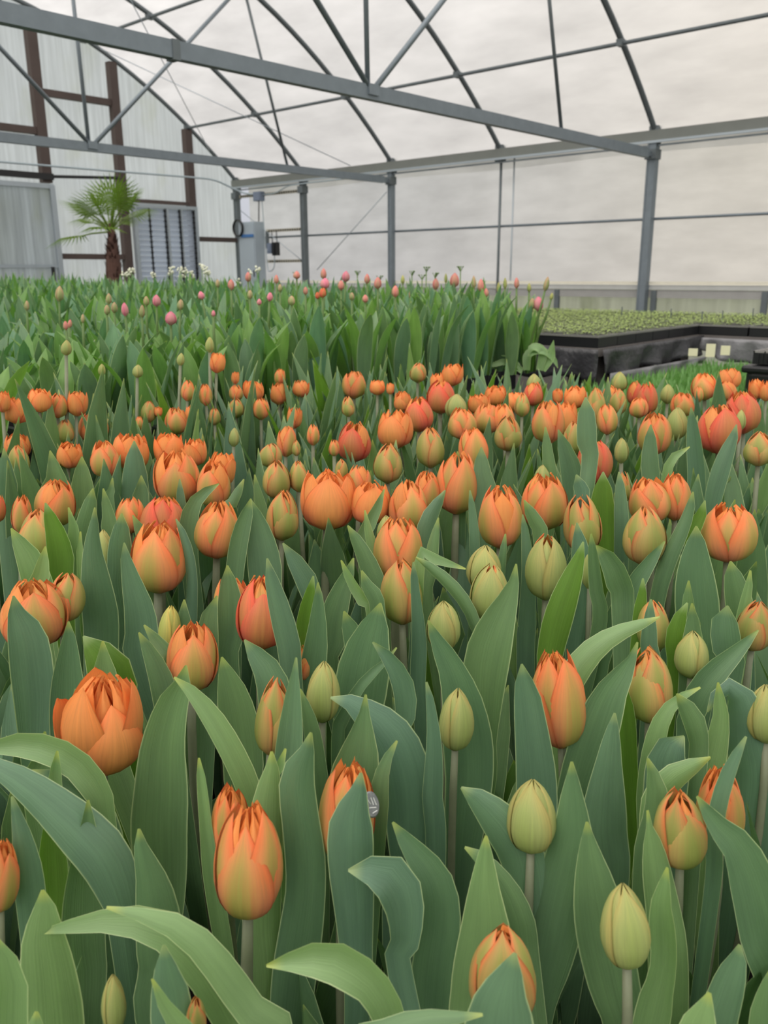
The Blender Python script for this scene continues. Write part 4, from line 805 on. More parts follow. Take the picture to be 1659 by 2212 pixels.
for p in plants:
    org = p['base']; e = empty('tulip', org); tag(e, p['label'], 'tulip', 'orange tulips of the front bed')
    rnd = p['rnd']; lod = 2 if p['w'] >= 60 and p['y'] > 1000 else (1 if p['w'] >= 40 else 0)
    make_flower(e, org, p['bot'], p['ax'], p['R'], p['kind'], p['H'], rnd, math.radians(140) if p['i'] == 0 else None, lod)
    r = min(.0056, max(.0034, p['R']*.17))
    make_stem(e, org, org, p['bot']+p['ax']*p['H']*.02, p['ax'], r, 'stem' if p['kind'] != 'G' else 'stem', 10 if lod == 2 else 6, 8 if lod == 2 else 5)
    for rec in p['leaves']: emit_leaf(e, org, rec, lod == 2)
    hb = p['bot'][2]-SOIL
    if p['y'] > 1250: n = 2 if len(p['leaves']) else 3; plant_leafs(e, org, n, rnd, hb*.62, 1, .024, ('leaf', 'leaf', 'leaf_blue'), (.2, .7))
    elif p['y'] > 1040: plant_leafs(e, org, 2 if len(p['leaves']) else 3, rnd, hb*.86, 1, .023, lean=(.1, .6))
    else:
        plant_leafs(e, org, 5, rnd, hb+p['H']*rnd.uniform(.3, 1.05), 0, .027, ('leaf', 'leaf', 'leaf_blue'), (.1, .55))
for q in extra:
    org = q['base']; e = empty('tulip', org); tag(e, 'leafy tulip without a visible bloom among the orange tulips', 'tulip', 'bloomless tulips of the front bed')
    for rec in q['leaves']: emit_leaf(e, org, rec, True)
    plant_leafs(e, org, 2, q['rnd'], max(.1, (EYE-drop_at(q['hd'])-SOIL)*.6), 1, .023, lean=(.2, .7))
# bloomless plants filling the rest of the bed: six kinds, copied
def leafy_proto(seed, mats, n=4):
    rnd = random.Random(seed); e = empty('tulip'); plant_leafs(e, (0,0,0), n, rnd, 1.0*.36, 0, .026, mats, (.05, .62)); return e
protos = [leafy_proto(40+k, ('leaf', 'leaf_blue', 'leaf', 'leaf_pale') if k % 3 else ('leaf', 'leaf_bright', 'leaf_blue')) for k in range(8)]
kids = {}
for o in bpy.data.objects:
    if o.parent: kids.setdefault(o.parent.name, []).append(o)
used = [False]*8; nf = 0; rnd = random.Random(77)
def place_fill(x, y, h, rz, label, group):
    global nf
    k = rnd.randrange(8); p = protos[k]
    if not used[k]: e = p; used[k] = True
    else:
        e = p.copy(); C.objects.link(e)
        for ch in kids[p.name]:
            c = ch.copy(); C.objects.link(c); c.parent = e
    s = h/.36; e.location = (x, y, SOIL); e.rotation_euler = (rnd.uniform(-.06, .06), rnd.uniform(-.06, .06), rz); e.scale = (max(.8, min(1.15, s)),)*2+(s,)
    tag(e, label, 'tulip', group); nf += 1
allxy = np.array([p['base'][:2] for p in plants+extra])
fills = []
outer = []
for gx in np.arange(-.6, 2.45, .082):
    for gy in np.arange(-.45, 1.6, .082):
        x, y = gx+rnd.uniform(-.03, .03), gy+rnd.uniform(-.03, .03)
        fw = x*HEAD[0]+y*HEAD[1]; sd = x*HEAD[1]-y*HEAD[0]
        if abs(sd) > fw*.50+.06 and fw > -.05 and math.hypot(x, y) > .3 and y < 1.555 and x < 2.32: outer.append((fw, x, y, rnd.uniform(.30, .40))); continue
        if fw < .36 or abs(sd) > fw*.50+.06 or y > 1.555 or x > 2.32: continue
        md = np.linalg.norm(allxy-np.array([x, y]), axis=1).min()
        if md < (.04 if fw > .9 else .062): continue
        dr = drop_at(fw)+(rnd.uniform(.10, .16) if fw < .75 else rnd.uniform(.06, .12) if fw < 1.05 else rnd.uniform(.0, .06))
        if fw > 1.5: dr = drop_at(fw)+rnd.uniform(.0, .05)
        if x > 1.8: dr = rnd.uniform(.27, .33)
        if y > 1.2 and x < 1.85: dr = rnd.uniform(.21, .27) if y < 1.46 else rnd.uniform(.17, .22)
        fills.append((fw, x, y, EYE-dr-SOIL))
fills.sort()
budget = 298-len(plants)-len(extra)
for fw, x, y, h in fills[:budget]:
    place_fill(x, y, h, rnd.uniform(0, 6.28), 'leafy tulip without a visible bloom among the orange tulips', 'bloomless tulips of the front bed')
V = []; F = []; U = []; fm = []; mm = ('leaf', 'leaf_blue', 'leaf_bright')
for fw, x, y, h in fills[budget:]+outer:
    a0 = rnd.uniform(0, 6)
    for k in range(9 if (y > 1.2 and x < 1.85) else 5):
        azl = a0+k*1.4; pth = leaf_local(0, h*rnd.uniform(.8, 1.05), rnd.uniform(.020, .030), rnd.uniform(.02, .3), rnd.uniform(0, .5), azl)
        v, f, uv = blade(pth, np.array([-math.cos(azl), -math.sin(azl), .35]), ns=8, nu=4, chan=.25, roll=rnd.uniform(-.4, .4), twist=rnd.uniform(-.8, .8))
        n = len(V); off = np.array([x, y, SOIL]); V += list(np.asarray(v)+off); F += [tuple(i+n for i in q) for q in f]; U += uv; fm += [rnd.choice((0, 0, 1, 1, 2))]*len(f)
o = mesh_obj('front_bed_foliage', V, F, [M[k] for k in mm], uv=U, fmat=fm); tag(o, 'mass of green tulip leaves at the back of the orange tulip bed', 'foliage', kind='stuff')
for k in range(8):
    if not used[k]:
        for ch in kids[protos[k].name]: bpy.data.objects.remove(ch)
        bpy.data.objects.remove(protos[k])
print('FRONT plants', len(plants), 'extra', len(extra), 'fill', nf)
# silver disc on the hidden ruffled tulip
P = at_dist(800, 1738, hd_of(1735)-.028); n_ = (ORI-P)/np.linalg.norm(ORI-P)
b = MB(); B = basis_from(n_+np.array([.9*CR[0], .9*CR[1], 0]))
ring = lambda r, z: [B@np.array([r*math.cos(a), r*1.25*math.sin(a), z]) for a in np.linspace(0, 2*pi, 24, endpoint=False)]
b.add(ring(.0080, 0)+ring(.0080, .0012)+ring(.0072, .0016), [tuple(range(24))[::-1]]+[(i, (i+1) % 24, 24+(i+1) % 24, 24+i) for i in range(24)]+[(24+i, 24+(i+1) % 24, 48+(i+1) % 24, 48+i) for i in range(24)]+[tuple(48+i for i in range(24))])
for a, c in (((-.003, .006), (-.001, .001)), ((.001, .005), (.0015, -.001)), ((.0035, .004), (.004, -.002)), ((-.0035, -.001), (.003, -.0035)), ((-.002, -.006), (.003, -.006))):
    b.bar(B@np.array([*a, .0018]), B@np.array([*c, .0018]), .0008, .0006, up=tuple(n_), m=1)
o = b.build('silver_disc', [M['silver'], M['white']], loc=P); tag(o, 'tiny patterned silver disc stuck beside the hidden ruffled peach tulip', 'disc')
# crates of the front bed
def crate_proto(w=.596, d=.396, h=.24):
    e = empty('bulb_crate'); b = MB(); t = .008
    b.box(0, w, 0, t, 0, h).box(0, w, d-t, d, 0, h).box(0, t, t, d-t, 0, h).box(w-t, w, t, d-t, 0, h).box(t, w-t, t, d-t, 0, .01)
    b.box(-.006, w+.006, -.006, .0, h-.025, h).box(-.006, w+.006, d, d+.006, h-.025, h).box(-.006, 0, 0, d, h-.025, h).box(w, w+.006, 0, d, h-.025, h)
    for k in range(14): b.box(.03+k*.04, .04+k*.04, -.004, 0, .03, h-.03)
    for k in range(9): b.box(w, w+.004, .03+k*.04, .04+k*.04, .03, h-.03); b.box(-.004, 0, .03+k*.04, .04+k*.04, .03, h-.03)
    b.build('crate_shell', M['black'], e); MB().box(t, w-t, t, d-t, .01, h-.02).build('peat', M['soil'], e); return e
def copy_tree(o):
    c = o.copy(); C.objects.link(c)
    for ch in [q for q in bpy.data.objects if q.parent == o]:
        d = ch.copy(); C.objects.link(d); d.parent = c
    return c
cp = crate_proto(); first = True
for i in range(5):
    for j in range(5):
        x, y = -.62+i*.61, -.45+j*.41
        e = cp if first else copy_tree(cp); first = False
        e.location = (x, y, 0); tag(e, 'black bulb crate on the floor beneath the orange tulips', 'crate', 'black crates under the front bed')
# ------------------------------------------------------------------ back bed
BZ = Z(-.32)    # crate rim
bench = empty('back_bench', (-.4, 1.60, 0)); tag(bench, 'grey timber bench carrying the crates of the back tulip bed', 'bench')
MB().box(0, 3.02, 0, 5.9, BZ-.27, BZ-.225).build('bench_top', M['timber'], bench)
for x in (.05, 1.5, 2.97):
    for y in (.05, 2.0, 4.0, 5.85): MB().box(x-.04, x+.04, y-.04, y+.04, 0, BZ-.27).build('leg', M['timber'], bench)
bench = empty('back_bench', (2.66, 2.25, 0)); tag(bench, 'timber bench carrying the far right part of the back tulip bed', 'bench')
MB().box(0, .80, 0, 5.2, BZ-.27, BZ-.225).build('bench_top', M['timber'], bench)
for x in (.05, .75):
    for y in (.05, 2.6, 5.1): MB().box(x-.04, x+.04, y-.04, y+.04, 0, BZ-.27).build('leg', M['timber'], bench)
bc = crate_proto(.596, .396, .22); first = True
for j in range(12):
    for i in range(2):
        e = bc if first else copy_tree(bc); first = False
        e.location = (2.645+.405*i+.396, 2.27+.61*j*.68, BZ-.222); e.rotation_euler = (0, 0, pi/2); e.scale = (.68, 1, 1)
        tag(e, 'black bulb crate under the leaves of the back tulip bed', 'crate', 'black crates of the back bed')
for j in range(14):
    for i in range(5):
        x, y = 2.63-.61*(i+1)+.005, 1.575+.415*j
        if y > 7.2: continue
        e = bc if first else copy_tree(bc); first = False
        e.location = (x, y, BZ-.222)
        if (i, j) == (0, 0): MB().box(.48, .57, -.012, -.007, .196, .212).box(.30, .40, -.012, -.007, .19, .20).build('label_strip', M['white'], e)
        tag(e, 'front right corner crate of the back tulip bed' if (i, j) == (0, 0) else 'black crate in the front row of the back bed, next to the corner crate' if (i, j) == (1, 0) else 'black bulb crate under the leaves of the back tulip bed', 'crate', None if (i, j) in ((0, 0), (1, 0)) else 'black crates of the back bed')
def back_drop(x, y):
    g = max(0, min(1, (y-1.57)/3.0)); e = max(0, min(1, (x-.9)/1.3)); return (.135*(1-g)+.015*g)*(1-e)+(.036*(1-g)-.014*g)*e
V = []; F = []; U = []; fm = []; rnd = random.Random(3)
nb = 0; singles = []
y = 1.62
bm_ = ('leaf_back', 'leaf_back_blue', 'leaf')
for gy in np.arange(1.66, 7.35, .085):
    for gx in np.arange(.15, 3.44, .085):
        x, yy = gx+rnd.uniform(-.035, .035), gy+rnd.uniform(-.035, .035)
        az = math.atan2(x, yy); 
        if az < YAW-math.radians(25.5): continue
        if gy > 6.9 and rnd.random() < .3: continue
        dist = math.hypot(x, yy)
        if gx > 2.6 and gy < 2.3: continue
        if x > 2.615 and gy < 2.3: x = 2.61
        near = gy < 1.95 or (2.42 < x < 2.62 and gy < 2.35)
        singles.append((dist, x, yy)) if near else None
        if near: continue
        h = EYE-back_drop(x, yy)-(BZ-.02)-rnd.uniform(0, .07)
        for k in range(4 if dist < 4 else 3):
            azl = rnd.uniform(0, 6.28); lod8 = dist < 3.2
            pth = leaf_local(0, h*rnd.uniform(.8, 1.05), rnd.uniform(.016, .026), rnd.uniform(.0, .22), rnd.uniform(0, .9) if rnd.random() < .8 else 1.7, azl)
            v, f, uv = blade(pth, np.array([-math.cos(azl), -math.sin(azl), .3]), ns=7 if lod8 else 4, nu=2, chan=.25, roll=rnd.uniform(-.5, .5), twist=rnd.uniform(-1, 1))
            n = len(V); off = np.array([x, yy, BZ-.02]); V += list(np.asarray(v)+off); F += [tuple(i+n for i in q) for q in f]; U += uv; fm += [nb % 3]*len(f); nb += 1
o = mesh_obj('tulip_foliage', V, F, [M[k] for k in bm_], uv=U, fmat=fm); tag(o, 'dense mass of green tulip leaves filling the raised back bed', 'foliage', kind='stuff')
print('BACK leaves', nb, 'singles', len(singles))
bprot = []
for k in range(6):
    e = empty('pink_tulip'); r2 = random.Random(300+k); a0 = r2.uniform(0, 6)
    for q in range(4):
        az = a0+q*1.7; pth = leaf_local(0, .27*r2.uniform(.8, 1.05), r2.uniform(.018, .027), r2.uniform(0, .25), r2.choice([.1, .25, .45, .8]), az)
        v, f, uv = blade(pth, np.array([-math.cos(az), -math.sin(az), .3]), ns=9, nu=4, chan=.35, roll=r2.uniform(-.4, .4), twist=r2.uniform(-.9, .9), wave=.08)
        mesh_obj('leaf', v, f, M[r2.choice(bm_)], e, uv=uv)
    bprot.append(e)
kids = {}
for ob in bpy.data.objects:
    if ob.parent: kids.setdefault(ob.parent.name, []).append(ob)
usd = [False]*6
for n, (dist, x, yy) in enumerate(sorted(singles)[:118]):
    k = rnd.randrange(6); p = bprot[k]
    if not usd[k]: e = p; usd[k] = True
    else:
        e = p.copy(); C.objects.link(e)
        for ch in kids[p.name]: c = ch.copy(); C.objects.link(c); c.parent = e
    h = EYE-back_drop(x, yy)-(BZ-.02)-rnd.uniform(0, .05); e.location = (x, yy, BZ-.02); e.rotation_euler = (0, 0, rnd.uniform(0, 6.28)); e.scale = (1, 1, h/.27)
    tag(e, 'leafy green tulip without a bloom along the crate edge of the back bed', 'tulip', 'leafy tulips at the edge of the back bed')
# arching pale leaves over the corner crate
cl = empty('pink_tulip', (2.42, 1.66, BZ-.02)); tag(cl, 'floppy tulip whose pale arching leaves hang over the corner crate', 'tulip')
for pts, rl in (([(1040,785,0),(1065,788,10),(1090,782,14),(1115,792,14),(1128,802,12)], .2), ([(1083,768,0),(1100,772,9),(1116,785,10),(1124,800,8)], -.2), ([(1205,795,0),(1197,778,12),(1180,762,16),(1160,758,20),(1140,768,20),(1138,800,14)], .2), ([(1142,768,0),(1148,752,16),(1162,752,22),(1172,765,20),(1165,800,14)], -.2), ([(1196,735,0),(1192,755,14),(1188,775,20),(1172,800,16)], .1)):
    pa = []
    for (x, y_, w_) in pts[::-1]:
        P = at_dist(x, y_, 2.93+.0*rl); pa.append([*P, max(.0008, w_*.5*depth(P)/FPX)])
    add_leaf('leaf', pa, lambda P: (ORI-P)/np.linalg.norm(ORI-P)+np.array([0, 0, .5]), M['leaf_pale'], cl, (2.42, 1.66, BZ-.02), ns=16, nu=4, chan=.3, roll=rl)
# pink and coral tulips of the back bed: x, y centre, w, h, kind, tilt
PK = [(128,634,17,34,'KG',1),(338,649,17,26,'K',0),(271,668,15,30,'K',-3),(247,664,13,24,'KG',0),(235,645,12,24,'KG',0),(231,669,12,22,'KG',0),(369,687,24,30,'K',0),(437,638,14,18,'K',-5),(499,614,14,22,'C',0),(389,658,14,24,'KG',2),(461,677,9,14,'K',0),(582,641,13,20,'K',2),(560,652,10,14,'K',0),(307,672,12,28,'KG',0),(316,650,12,22,'KG',0),(143,703,11,20,'C',-2),(150,699,9,18,'C',2),(179,688,9,20,'KG',0),(58,660,11,22,'KG',0),
(500,616,11,22,'C',0),(641,594,15,18,'C',0),(699,591,13,24,'C',0),(701,612,20,24,'K',2),(697,632,15,22,'R',0),(686,638,10,16,'R',0),(746,597,17,24,'K',2),(737,616,14,22,'C',0),(793,602,12,22,'C',0),(816,611,16,26,'C',0),(854,629,15,26,'C',0),(789,645,13,18,'C',0),(890,636,14,22,'C',0),(941,613,14,26,'C',0),(981,605,20,32,'C',2),(1039,616,14,28,'C',0),(921,654,17,28,'K',0),(934,652,9,20,'K',2),(900,678,14,22,'C',0),(929,685,11,20,'C',0),(963,601,7,22,'G',0),(1024,609,10,28,'KG',-1),(1077,622,8,26,'G',0),(630,649,15,22,'KG',0),(536,598,13,22,'C',0),(597,603,10,20,'C',0),
(1116,611,11,24,'C',0),(1177,613,12,32,'KG',7),(1163,656,21,32,'K',0),(1148,656,14,26,'KG',2),(1143,621,9,20,'G',0),(1091,612,8,26,'G',0),(1075,640,10,20,'KG',0),(1050,632,11,20,'C',0),(1010,640,11,20,'KG',0),(870,604,9,20,'G',0),(760,640,11,18,'KG',0),(660,628,10,18,'C',0),(540,636,12,20,'KG',0),(470,612,10,18,'KG',0),(605,622,10,18,'KG',0),(1190,640,8,16,'G',3)]
lk = {'K': 'pink tulip', 'C': 'coral pink tulip', 'KG': 'greenish pink tulip bud', 'G': 'slim green tulip bud', 'R': 'coral red tulip'}
def zone(x, y): return ('far left' if x < 200 else 'left part' if x < 420 else 'left middle' if x < 620 else 'middle' if x < 860 else 'right middle' if x < 1050 else 'right end'), (0 if y < 625 else 1)
seen = {}
for q in sorted(PK): k = (q[4], zone(q[0], q[1])); seen.setdefault(k, []).append(q)
for q in PK:
    x, y_, w_, h_, kind, tilt = q; z = .045*FPX/w_ if kind in ('K', 'C') else .036*FPX/w_
    z = max(2.3, min(6.4, z)); 
    if x > 1000: z = max(2.75, min(3.5, z))
    while True:
        P = at_dist(x, y_+h_*.5, z)
        if P[1] < 7.1 and (P[0] < 2.6 or (P[1] > 2.3 and P[0] < 3.42)) and (P[2] > EYE-back_drop(P[0], P[1])-.005 or x > 860 or P[1] < 1.8): break
        z *= .97
    T_ = at_dist(x+tilt, y_-h_*.5, z); rr = w_*.5*depth(P)/FPX; ax = T_-P; H = np.linalg.norm(ax); ax = ax/H
    org = np.array([min(3.42 if P[1] > 2.32 else 2.58, max(-.35, P[0])), min(7.2, max(1.62, P[1])), BZ-.02]); e = empty('pink_tulip', org); r2 = random.Random(int(x*7+y_))
    grp = seen[(kind, zone(x, y_))]; zn, rw = zone(x, y_)
    lab = f"{lk[kind]} {'at the skyline' if rw == 0 else 'lower down'}"
    if len(grp) > 1: lab = f"{lab}, {ORD[grp.index(q)]} from left in the back bed's {zn}"
    else: lab = f"{lab}, the only one in the back bed's {zn}"
    tag(e, lab, 'tulip', 'pink tulips of the back bed')
    make_flower(e, org, P, ax, rr, kind, H, r2, None, 0); make_stem(e, org, org, P, ax, .0035, 'stem_green', 6, 4)
    for s_ in range(2):
        az = r2.uniform(0, 6.28); pth = leaf_local(0, (P[2]-BZ)*r2.uniform(.75, .98), .014, .08, r2.uniform(.1, .6), az)
        v, f, uv = blade(pth, np.array([-math.cos(az), -math.sin(az), .3]), ns=6, nu=2, chan=.35); mesh_obj('leaf', v, f, M['leaf_back'], e, uv=uv)
# small white flowered stalks behind
WF = [(268,594),(278,588),(284,583),(331,594),(362,590),(371,583),(389,582),(392,593),(402,586),(412,590),(436,577),(443,584),(450,590),(405,602),(416,598),(467,628),(473,632),(500,622),(515,608),(540,590),(555,583)]
UM = [(772,588),(890,588),(921,579),(995,578),(912,596),(940,592),(820,598),(640,590)]
for n, (x, y_) in enumerate(WF+UM):
    um = n >= len(WF); zz = 5.6+(n % 5)*.25
    while True:
        P = at_dist(x, y_, zz)
        if P[1] < 7.1 and P[0] < 3.4: break
        zz *= .97
    org = np.array([P[0]+(.02 if n == 4 else 0), P[1], BZ-.02]); e = empty('white_flower', org); r2 = random.Random(n)
    MB().tube([(0, 0, 0), (0, 0, P[2]-org[2])], .003, 5).build('stem', M['stem_green'], e, smooth=True)
    b = MB()
    for k in range(9):
        a = r2.uniform(0, 6.28); c = np.array([math.cos(a)*r2.uniform(.0, .022), math.sin(a)*.018, P[2]-org[2]+(r2.uniform(-.018, .018) if not um else .004)]); s_ = .009 if not um else .004
        if um: b.tube([(0, 0, P[2]-org[2]-.02), c], .0012, 4, cap=False)
        b.add([c+s_*np.array(d_) for d_ in ((1,0,0),(-1,0,0),(0,1,0),(0,-1,0),(0,0,1),(0,0,-1))], [(0,2,4),(2,1,4),(1,3,4),(3,0,4),(2,0,5),(1,2,5),(3,1,5),(0,3,5)])
    b.build('flower_head', M['white_petal'] if not um else M['stem_green'], e, smooth=True)
    if um: tag(e, 'thin stalk with a flat green flower head standing above the pink tulips', 'flower', 'flat headed stalks above the back bed')
    else: tag(e, 'thin stalk with a small white flower cluster in front of the louvred shutter' if x < 460 else 'thin stalk with a small white flower cluster before the wall cabinet', 'flower', 'white flowers before the shutter' if x < 460 else 'white flowers before the cabinet')
# ------------------------------------------------------------------ palm
pm = empty('potted_palm', (4.755, 8.0, 0)); tag(pm, 'fan palm with a shaggy brown trunk standing before the end wall', 'palm')
MB().tube([(0, 0, 0), (0, 0, .05), (0, 0, .42)], [.16, .17, .21], 20).build('pot', M['black'], pm, smooth=False)
tk = MB(); r2 = random.Random(8)
hh = [(.42, .08), (.8, .085), (1.0, .082), (1.2, .07), (1.36, .052), (1.46, .035), (1.54, .022)]
tk.tube([(.012*math.sin(z*5), 0, z) for z, r in hh], [r for z, r in hh], 14)
for k in range(130):
    z = r2.uniform(.6, 1.42); a = r2.uniform(0, 6.28); r = lerp_tab(hh, z)*.95; d_ = np.array([math.cos(a), math.sin(a), 0]); p0 = d_*r+np.array([0, 0, z]); s_ = np.array([-d_[1], d_[0], 0])*.014
    tk.add([p0-s_, p0+s_, p0+d_*.03+np.array([0, 0, .06])], [(0, 1, 2), (2, 1, 0)])
tk.build('trunk', M['fibre'], pm)
for k in range(15):
    az = k*2.4+.3; el = [1.4, 1.15, 1.0, 1.2, .75, .9, .6, 1.05, .4, .7, 1.3, .3, .05, .5, -.15][k]; L = r2.uniform(.20, .32); d_ = np.array([math.cos(az)*math.cos(el), math.sin(az)*math.cos(el), math.sin(el)])
    base = np.array([0, 0, 1.46]); tipc = base+d_*L; b = MB().tube([base, base+d_*L*.6+np.array([0, 0, .01]), tipc], [.010, .008, .006], 5); nv = len(b.v); U2 = [(0.5, .5)]*nv
    up = np.array([0, 0, 1.]); s_ = np.cross(d_, up); s_ /= np.linalg.norm(s_)+1e-9; n_ = np.cross(s_, d_); nb_ = 22; RL = r2.uniform(.27, .36)
    for q in range(nb_):
        a = (q/(nb_-1)-.5)*3.6; dr_ = d_*math.cos(a)+s_*math.sin(a); sw = -d_*math.sin(a)+s_*math.cos(a); Lq = RL*(.75+.25*math.cos(a)); wd_ = .008
        droop = np.array([0, 0, -1.])*Lq*(.10 if k < 11 else .22)
        p0 = tipc; p1 = tipc+dr_*Lq*.55; p2 = tipc+dr_*Lq+droop; nn = n_*.004
        pts = [p0-sw*.002, p0+sw*.002, p1+sw*wd_*.9+nn, p1-nn*0, p1-sw*wd_*.9+nn, p2]
        b.add([p0, p1+sw*wd_+nn, p1, p1-sw*wd_+nn, p2], [(0, 1, 2), (0, 2, 3), (1, 4, 2), (2, 4, 3)]); U2 += [(.5, .2), (.35, .5), (.5, .5), (.65, .5), (.5, .97)]
    mesh_obj('frond', b.v, b.f, M['frond'], pm, uv=U2, smooth=False)
# ------------------------------------------------------------------ low green shoots and their bench
LZ = Z(-.465)
lb = empty('low_bench', (2.72, .85, 0)); tag(lb, 'low bench holding the dense young green shoots behind the orange tulips', 'bench')
MB().box(0, 2.0, 0, .98, LZ-.16, LZ-.09).build('bench_top', M['black'], lb)
for x in (.05, 1.0, 1.95):
    for y in (.05, .93): MB().box(x-.03, x+.03, y-.03, y+.03, 0, LZ-.16).build('leg', M['timber'], lb)
V = []; F = []; U = []; rnd = random.Random(9)
for k in range(5200):
    x, y = rnd.uniform(2.74, 4.7), rnd.uniform(.87, 1.82); az = rnd.uniform(0, 6.28); pth = leaf_local(0, rnd.uniform(.06, .11), rnd.uniform(.0035, .0065), rnd.uniform(0, .25), rnd.uniform(0, .5), az, start=.002)
    v, f, uv = blade(pth, np.array([-math.cos(az), -math.sin(az), .3]), ns=3, nu=2, chan=.4, roll=rnd.uniform(-.4, .4))
    n = len(V); V += list(np.asarray(v)+np.array([x, y, LZ-.09])); F += [tuple(i+n for i in q) for q in f]; U += uv
o = mesh_obj('young_shoots', V, F, M['shoot'], uv=U); tag(o, 'carpet of short young green shoots between the orange tulips and the tray bench', 'shoots', kind='stuff')
# ------------------------------------------------------------------ seed tray benches
TZ = Z(-.30)
def tray_proto():
    e = empty('seed_tray'); w, d, h = .188, .53, .055; b = MB()
    b.box(0, w, 0, d, 0, h-.008); b.build('tray_shell', M['black'], e); MB().box(-.001, w+.001, -.003, .006, h-.009, h).box(-.001, w+.001, d-.006, d, h-.009, h).box(-.003, .005, 0, d, h-.009, h).box(w-.005, w+.001, 0, d, h-.009, h).build('tray_rim', M['rim'], e)
    v = []; f = []; r3 = random.Random(4)
    for k in range(900):
        c = np.array([r3.uniform(.0, w), r3.uniform(.004, d-.002), h-.004+r3.uniform(.004, .024)]); a = r3.uniform(0, 6.28); s_ = r3.uniform(.004, .007)
        u_ = np.array([math.cos(a), math.sin(a), r3.uniform(-.4, .4)])*s_; w2 = np.array([-math.sin(a), math.cos(a), r3.uniform(-.3, .3)])*s_*.6; n = len(v); v += [c-u_, c-w2, c+u_, c+w2]; f.append((n, n+1, n+2, n+3))
    o = mesh_obj('seedlings', v, f, M['seedling'], e); o['kind'] = 'stuff'; return e
tp_ = tray_proto(); first = True
def put_trays(x0, nx, y0, ny, lab, grp):
    global first
    for i in range(nx):
        for j in range(ny):
            e = tp_ if first else copy_tree(tp_); first = False
            e.location = (x0+i*.1925, y0+j*.54, TZ-.045); tag(e, lab, 'seed tray', grp)
put_trays(3.64, 6, 1.95, 5, 'black seed tray of bright green seedlings on the nearer tray bench', 'seed trays on the nearer bench')
put_trays(4.80, 6, 1.14, 6, 'black seed tray of green seedlings on the bench by the right edge', 'seed trays on the right hand bench')
for nm, x0, x1, y0, y1, lab in (('tray_bench', 3.63, 4.79, 1.94, 4.66, 'timber bench wrapped in black film under the nearer seed trays'), ('tray_bench', 4.80, 5.97, 1.12, 4.4, 'timber bench under the seed trays at the right edge')):
    e = empty(nm, (x0, y0, 0)); tag(e, lab, 'bench', 'seed tray benches'); X, Y = x1-x0, y1-y0
    MB().box(0, X, 0, Y, TZ-.085, TZ-.047).build('bench_top', M['timber'], e)
    for x in (.12, X/2, X-.1):
        for y in (.08, Y/2, Y-.08): MB().box(x-.05, x+.05, y-.05, y+.05, 0, TZ-.085).build('leg', M['timber'], e)
def drape(name, p0, p1, ztop, zb0, zb1, mat, lab, amp=.02, seed=1, n=50):
    r3 = random.Random(seed); v = []; f = []; p0 = np.array(p0); p1 = np.array(p1); d_ = (p1-p0)/np.linalg.norm(p1-p0); nn = np.array([d_[1], -d_[0]]); ph = r3.uniform(0, 6)
    for i in range(n+1):
        t = i/n; p = p0+(p1-p0)*t; zb = zb0+(zb1-zb0)*t+.012*math.sin(ph+t*17)
        for k in range(7):
            s_ = k/6; q = p+nn*(.012+amp*s_*(math.sin(ph+t*23+s_*2)+.6*math.sin(t*41+ph))); v.append((q[0], q[1], ztop+(zb-ztop)*s_))
    for i in range(n):
        for k in range(6): a = i*7+k; f.append((a, a+7, a+8, a+1))
    o = mesh_obj(name, v, f, mat); o.modifiers.new('thick', 'SOLIDIFY').thickness = .002; tag(o, lab, 'plastic film'); return o
drape('bench_skirt', (3.63, 1.93), (4.80, 1.93), TZ-.05, TZ-.19, TZ-.15, M['blackfilm'], 'black plastic film hanging along the front of the nearer tray bench', .02, 1)
drape('bench_skirt', (3.62, 2.7), (3.62, 1.93), TZ-.05, TZ-.20, TZ-.19, M['blackfilm'], 'black plastic film on the short side of the nearer tray bench', .02, 4, 24)
drape('bench_skirt', (3.66, 1.90), (4.74, 1.88), TZ-.16, TZ-.33, TZ-.19, M['greyfilm'], 'crumpled grey film sagging below the black film of the tray bench', .022, 2)
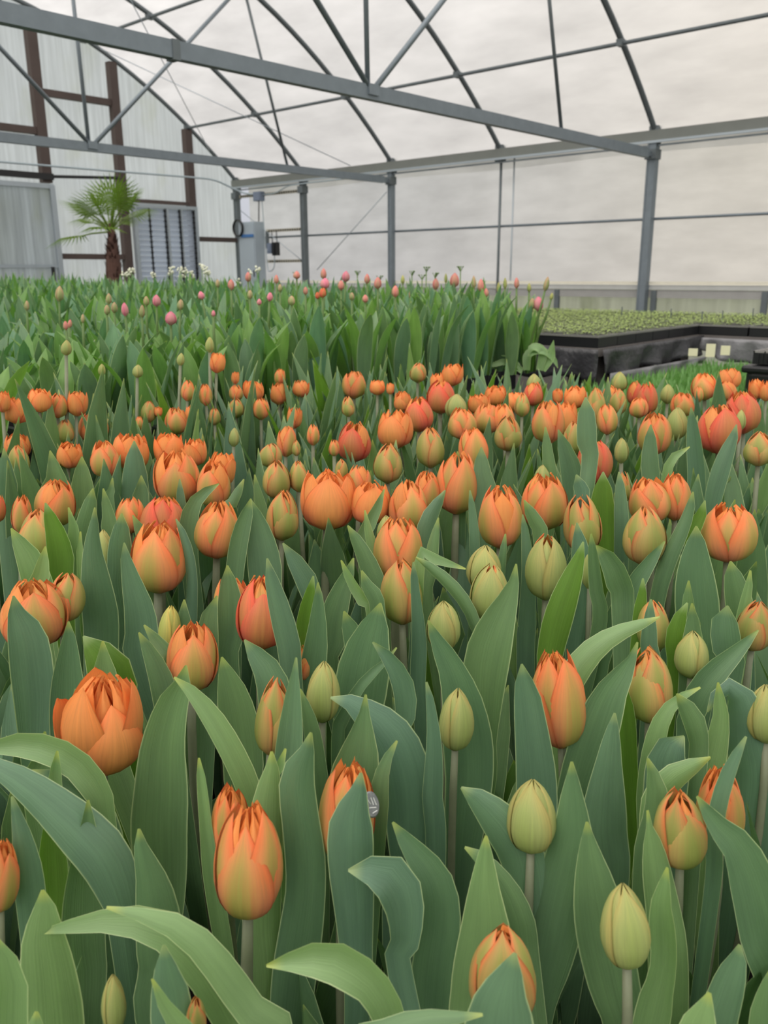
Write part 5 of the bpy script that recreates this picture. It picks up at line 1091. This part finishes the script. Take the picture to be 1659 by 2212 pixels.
drape('bench_skirt', (4.785, 1.92), (4.785, 1.2), TZ-.06, TZ-.14, TZ-.30, M['greyfilm'], 'grey film draped from the right hand tray bench', .02, 3)
for x, y_, h_ in ((1497, 761, 16), (1535, 757, 28), (1567, 757, 20)):
    P = at_dist(x, y_, 4.3)
    cd_ = MB().box(-.022, .022, -.002, .002, -h_*.5*depth(P)/FPX, h_*.5*depth(P)/FPX).build('card', M['tagyellow'], loc=P); cd_.rotation_euler = (0, 0, -YAW-.3); tag(cd_, {1497: 'pale card hanging under the bench, leftmost of three', 1535: 'tall pale card hanging under the bench, middle of three', 1567: 'small pale card hanging under the bench, rightmost of three'}[x], 'card', 'pale cards under the bench')
# plant labels among the trays
for n, (x, y_) in enumerate([(1343, 678), (1449, 683), (1516, 690), (1560, 688), (1626, 682)]):
    P = on(x, y_, 2, -.27); tag(MB().box(-.004, .004, -.002, .002, -.04, .045).build('plant_marker', M['steel_dark'], loc=P), 'small upright plant marker standing in the green seed trays', 'plant marker', 'plant markers in the seed trays')
# stack of trays over a tub at the right edge
st = empty('cell_tray', (3.52, .90, Z(-.36))); tag(st, 'black cell tray with pale rims lying on the tub at the right edge', 'tray')
b = MB().box(0, .52, 0, .30, 0, .045)
for k in range(17): b.box(.008+k*.03, .014+k*.03, -.004, 0, 0, .042); b.box(-.004, 0, .004+k*.017, .009+k*.017, 0, .042)
b.build('tray_shell', M['black'], st); g = MB()
for k in range(13): g.box(k*.0425, k*.0425+.006, 0, .30, .045, .052)
for k in range(8): g.box(0, .516, k*.042, k*.042+.006, .045, .0515)
g.build('cell_rims', plain('pale_rim', srgb(140, 138, 136), .6), st)
tb_ = empty('black_tub', (3.50, .88, Z(-.60))); tag(tb_, 'rounded black plastic tub beneath the cell tray at the right edge', 'tub')
o = MB().box(0, .56, 0, .34, 0, .225).build('tub_body', M['black'], tb_); bevel(o, .03, 4)
o = MB().box(-.012, .572, -.012, .352, .205, .235).build('tub_rim', M['black'], tb_); bevel(o, .01, 2)
stl = MB().box(3.5, 4.06, .9, 1.2, 0, Z(-.605)); tag(stl.build('stool_block', M['timber']), 'grey timber block carrying the black tub', 'block')
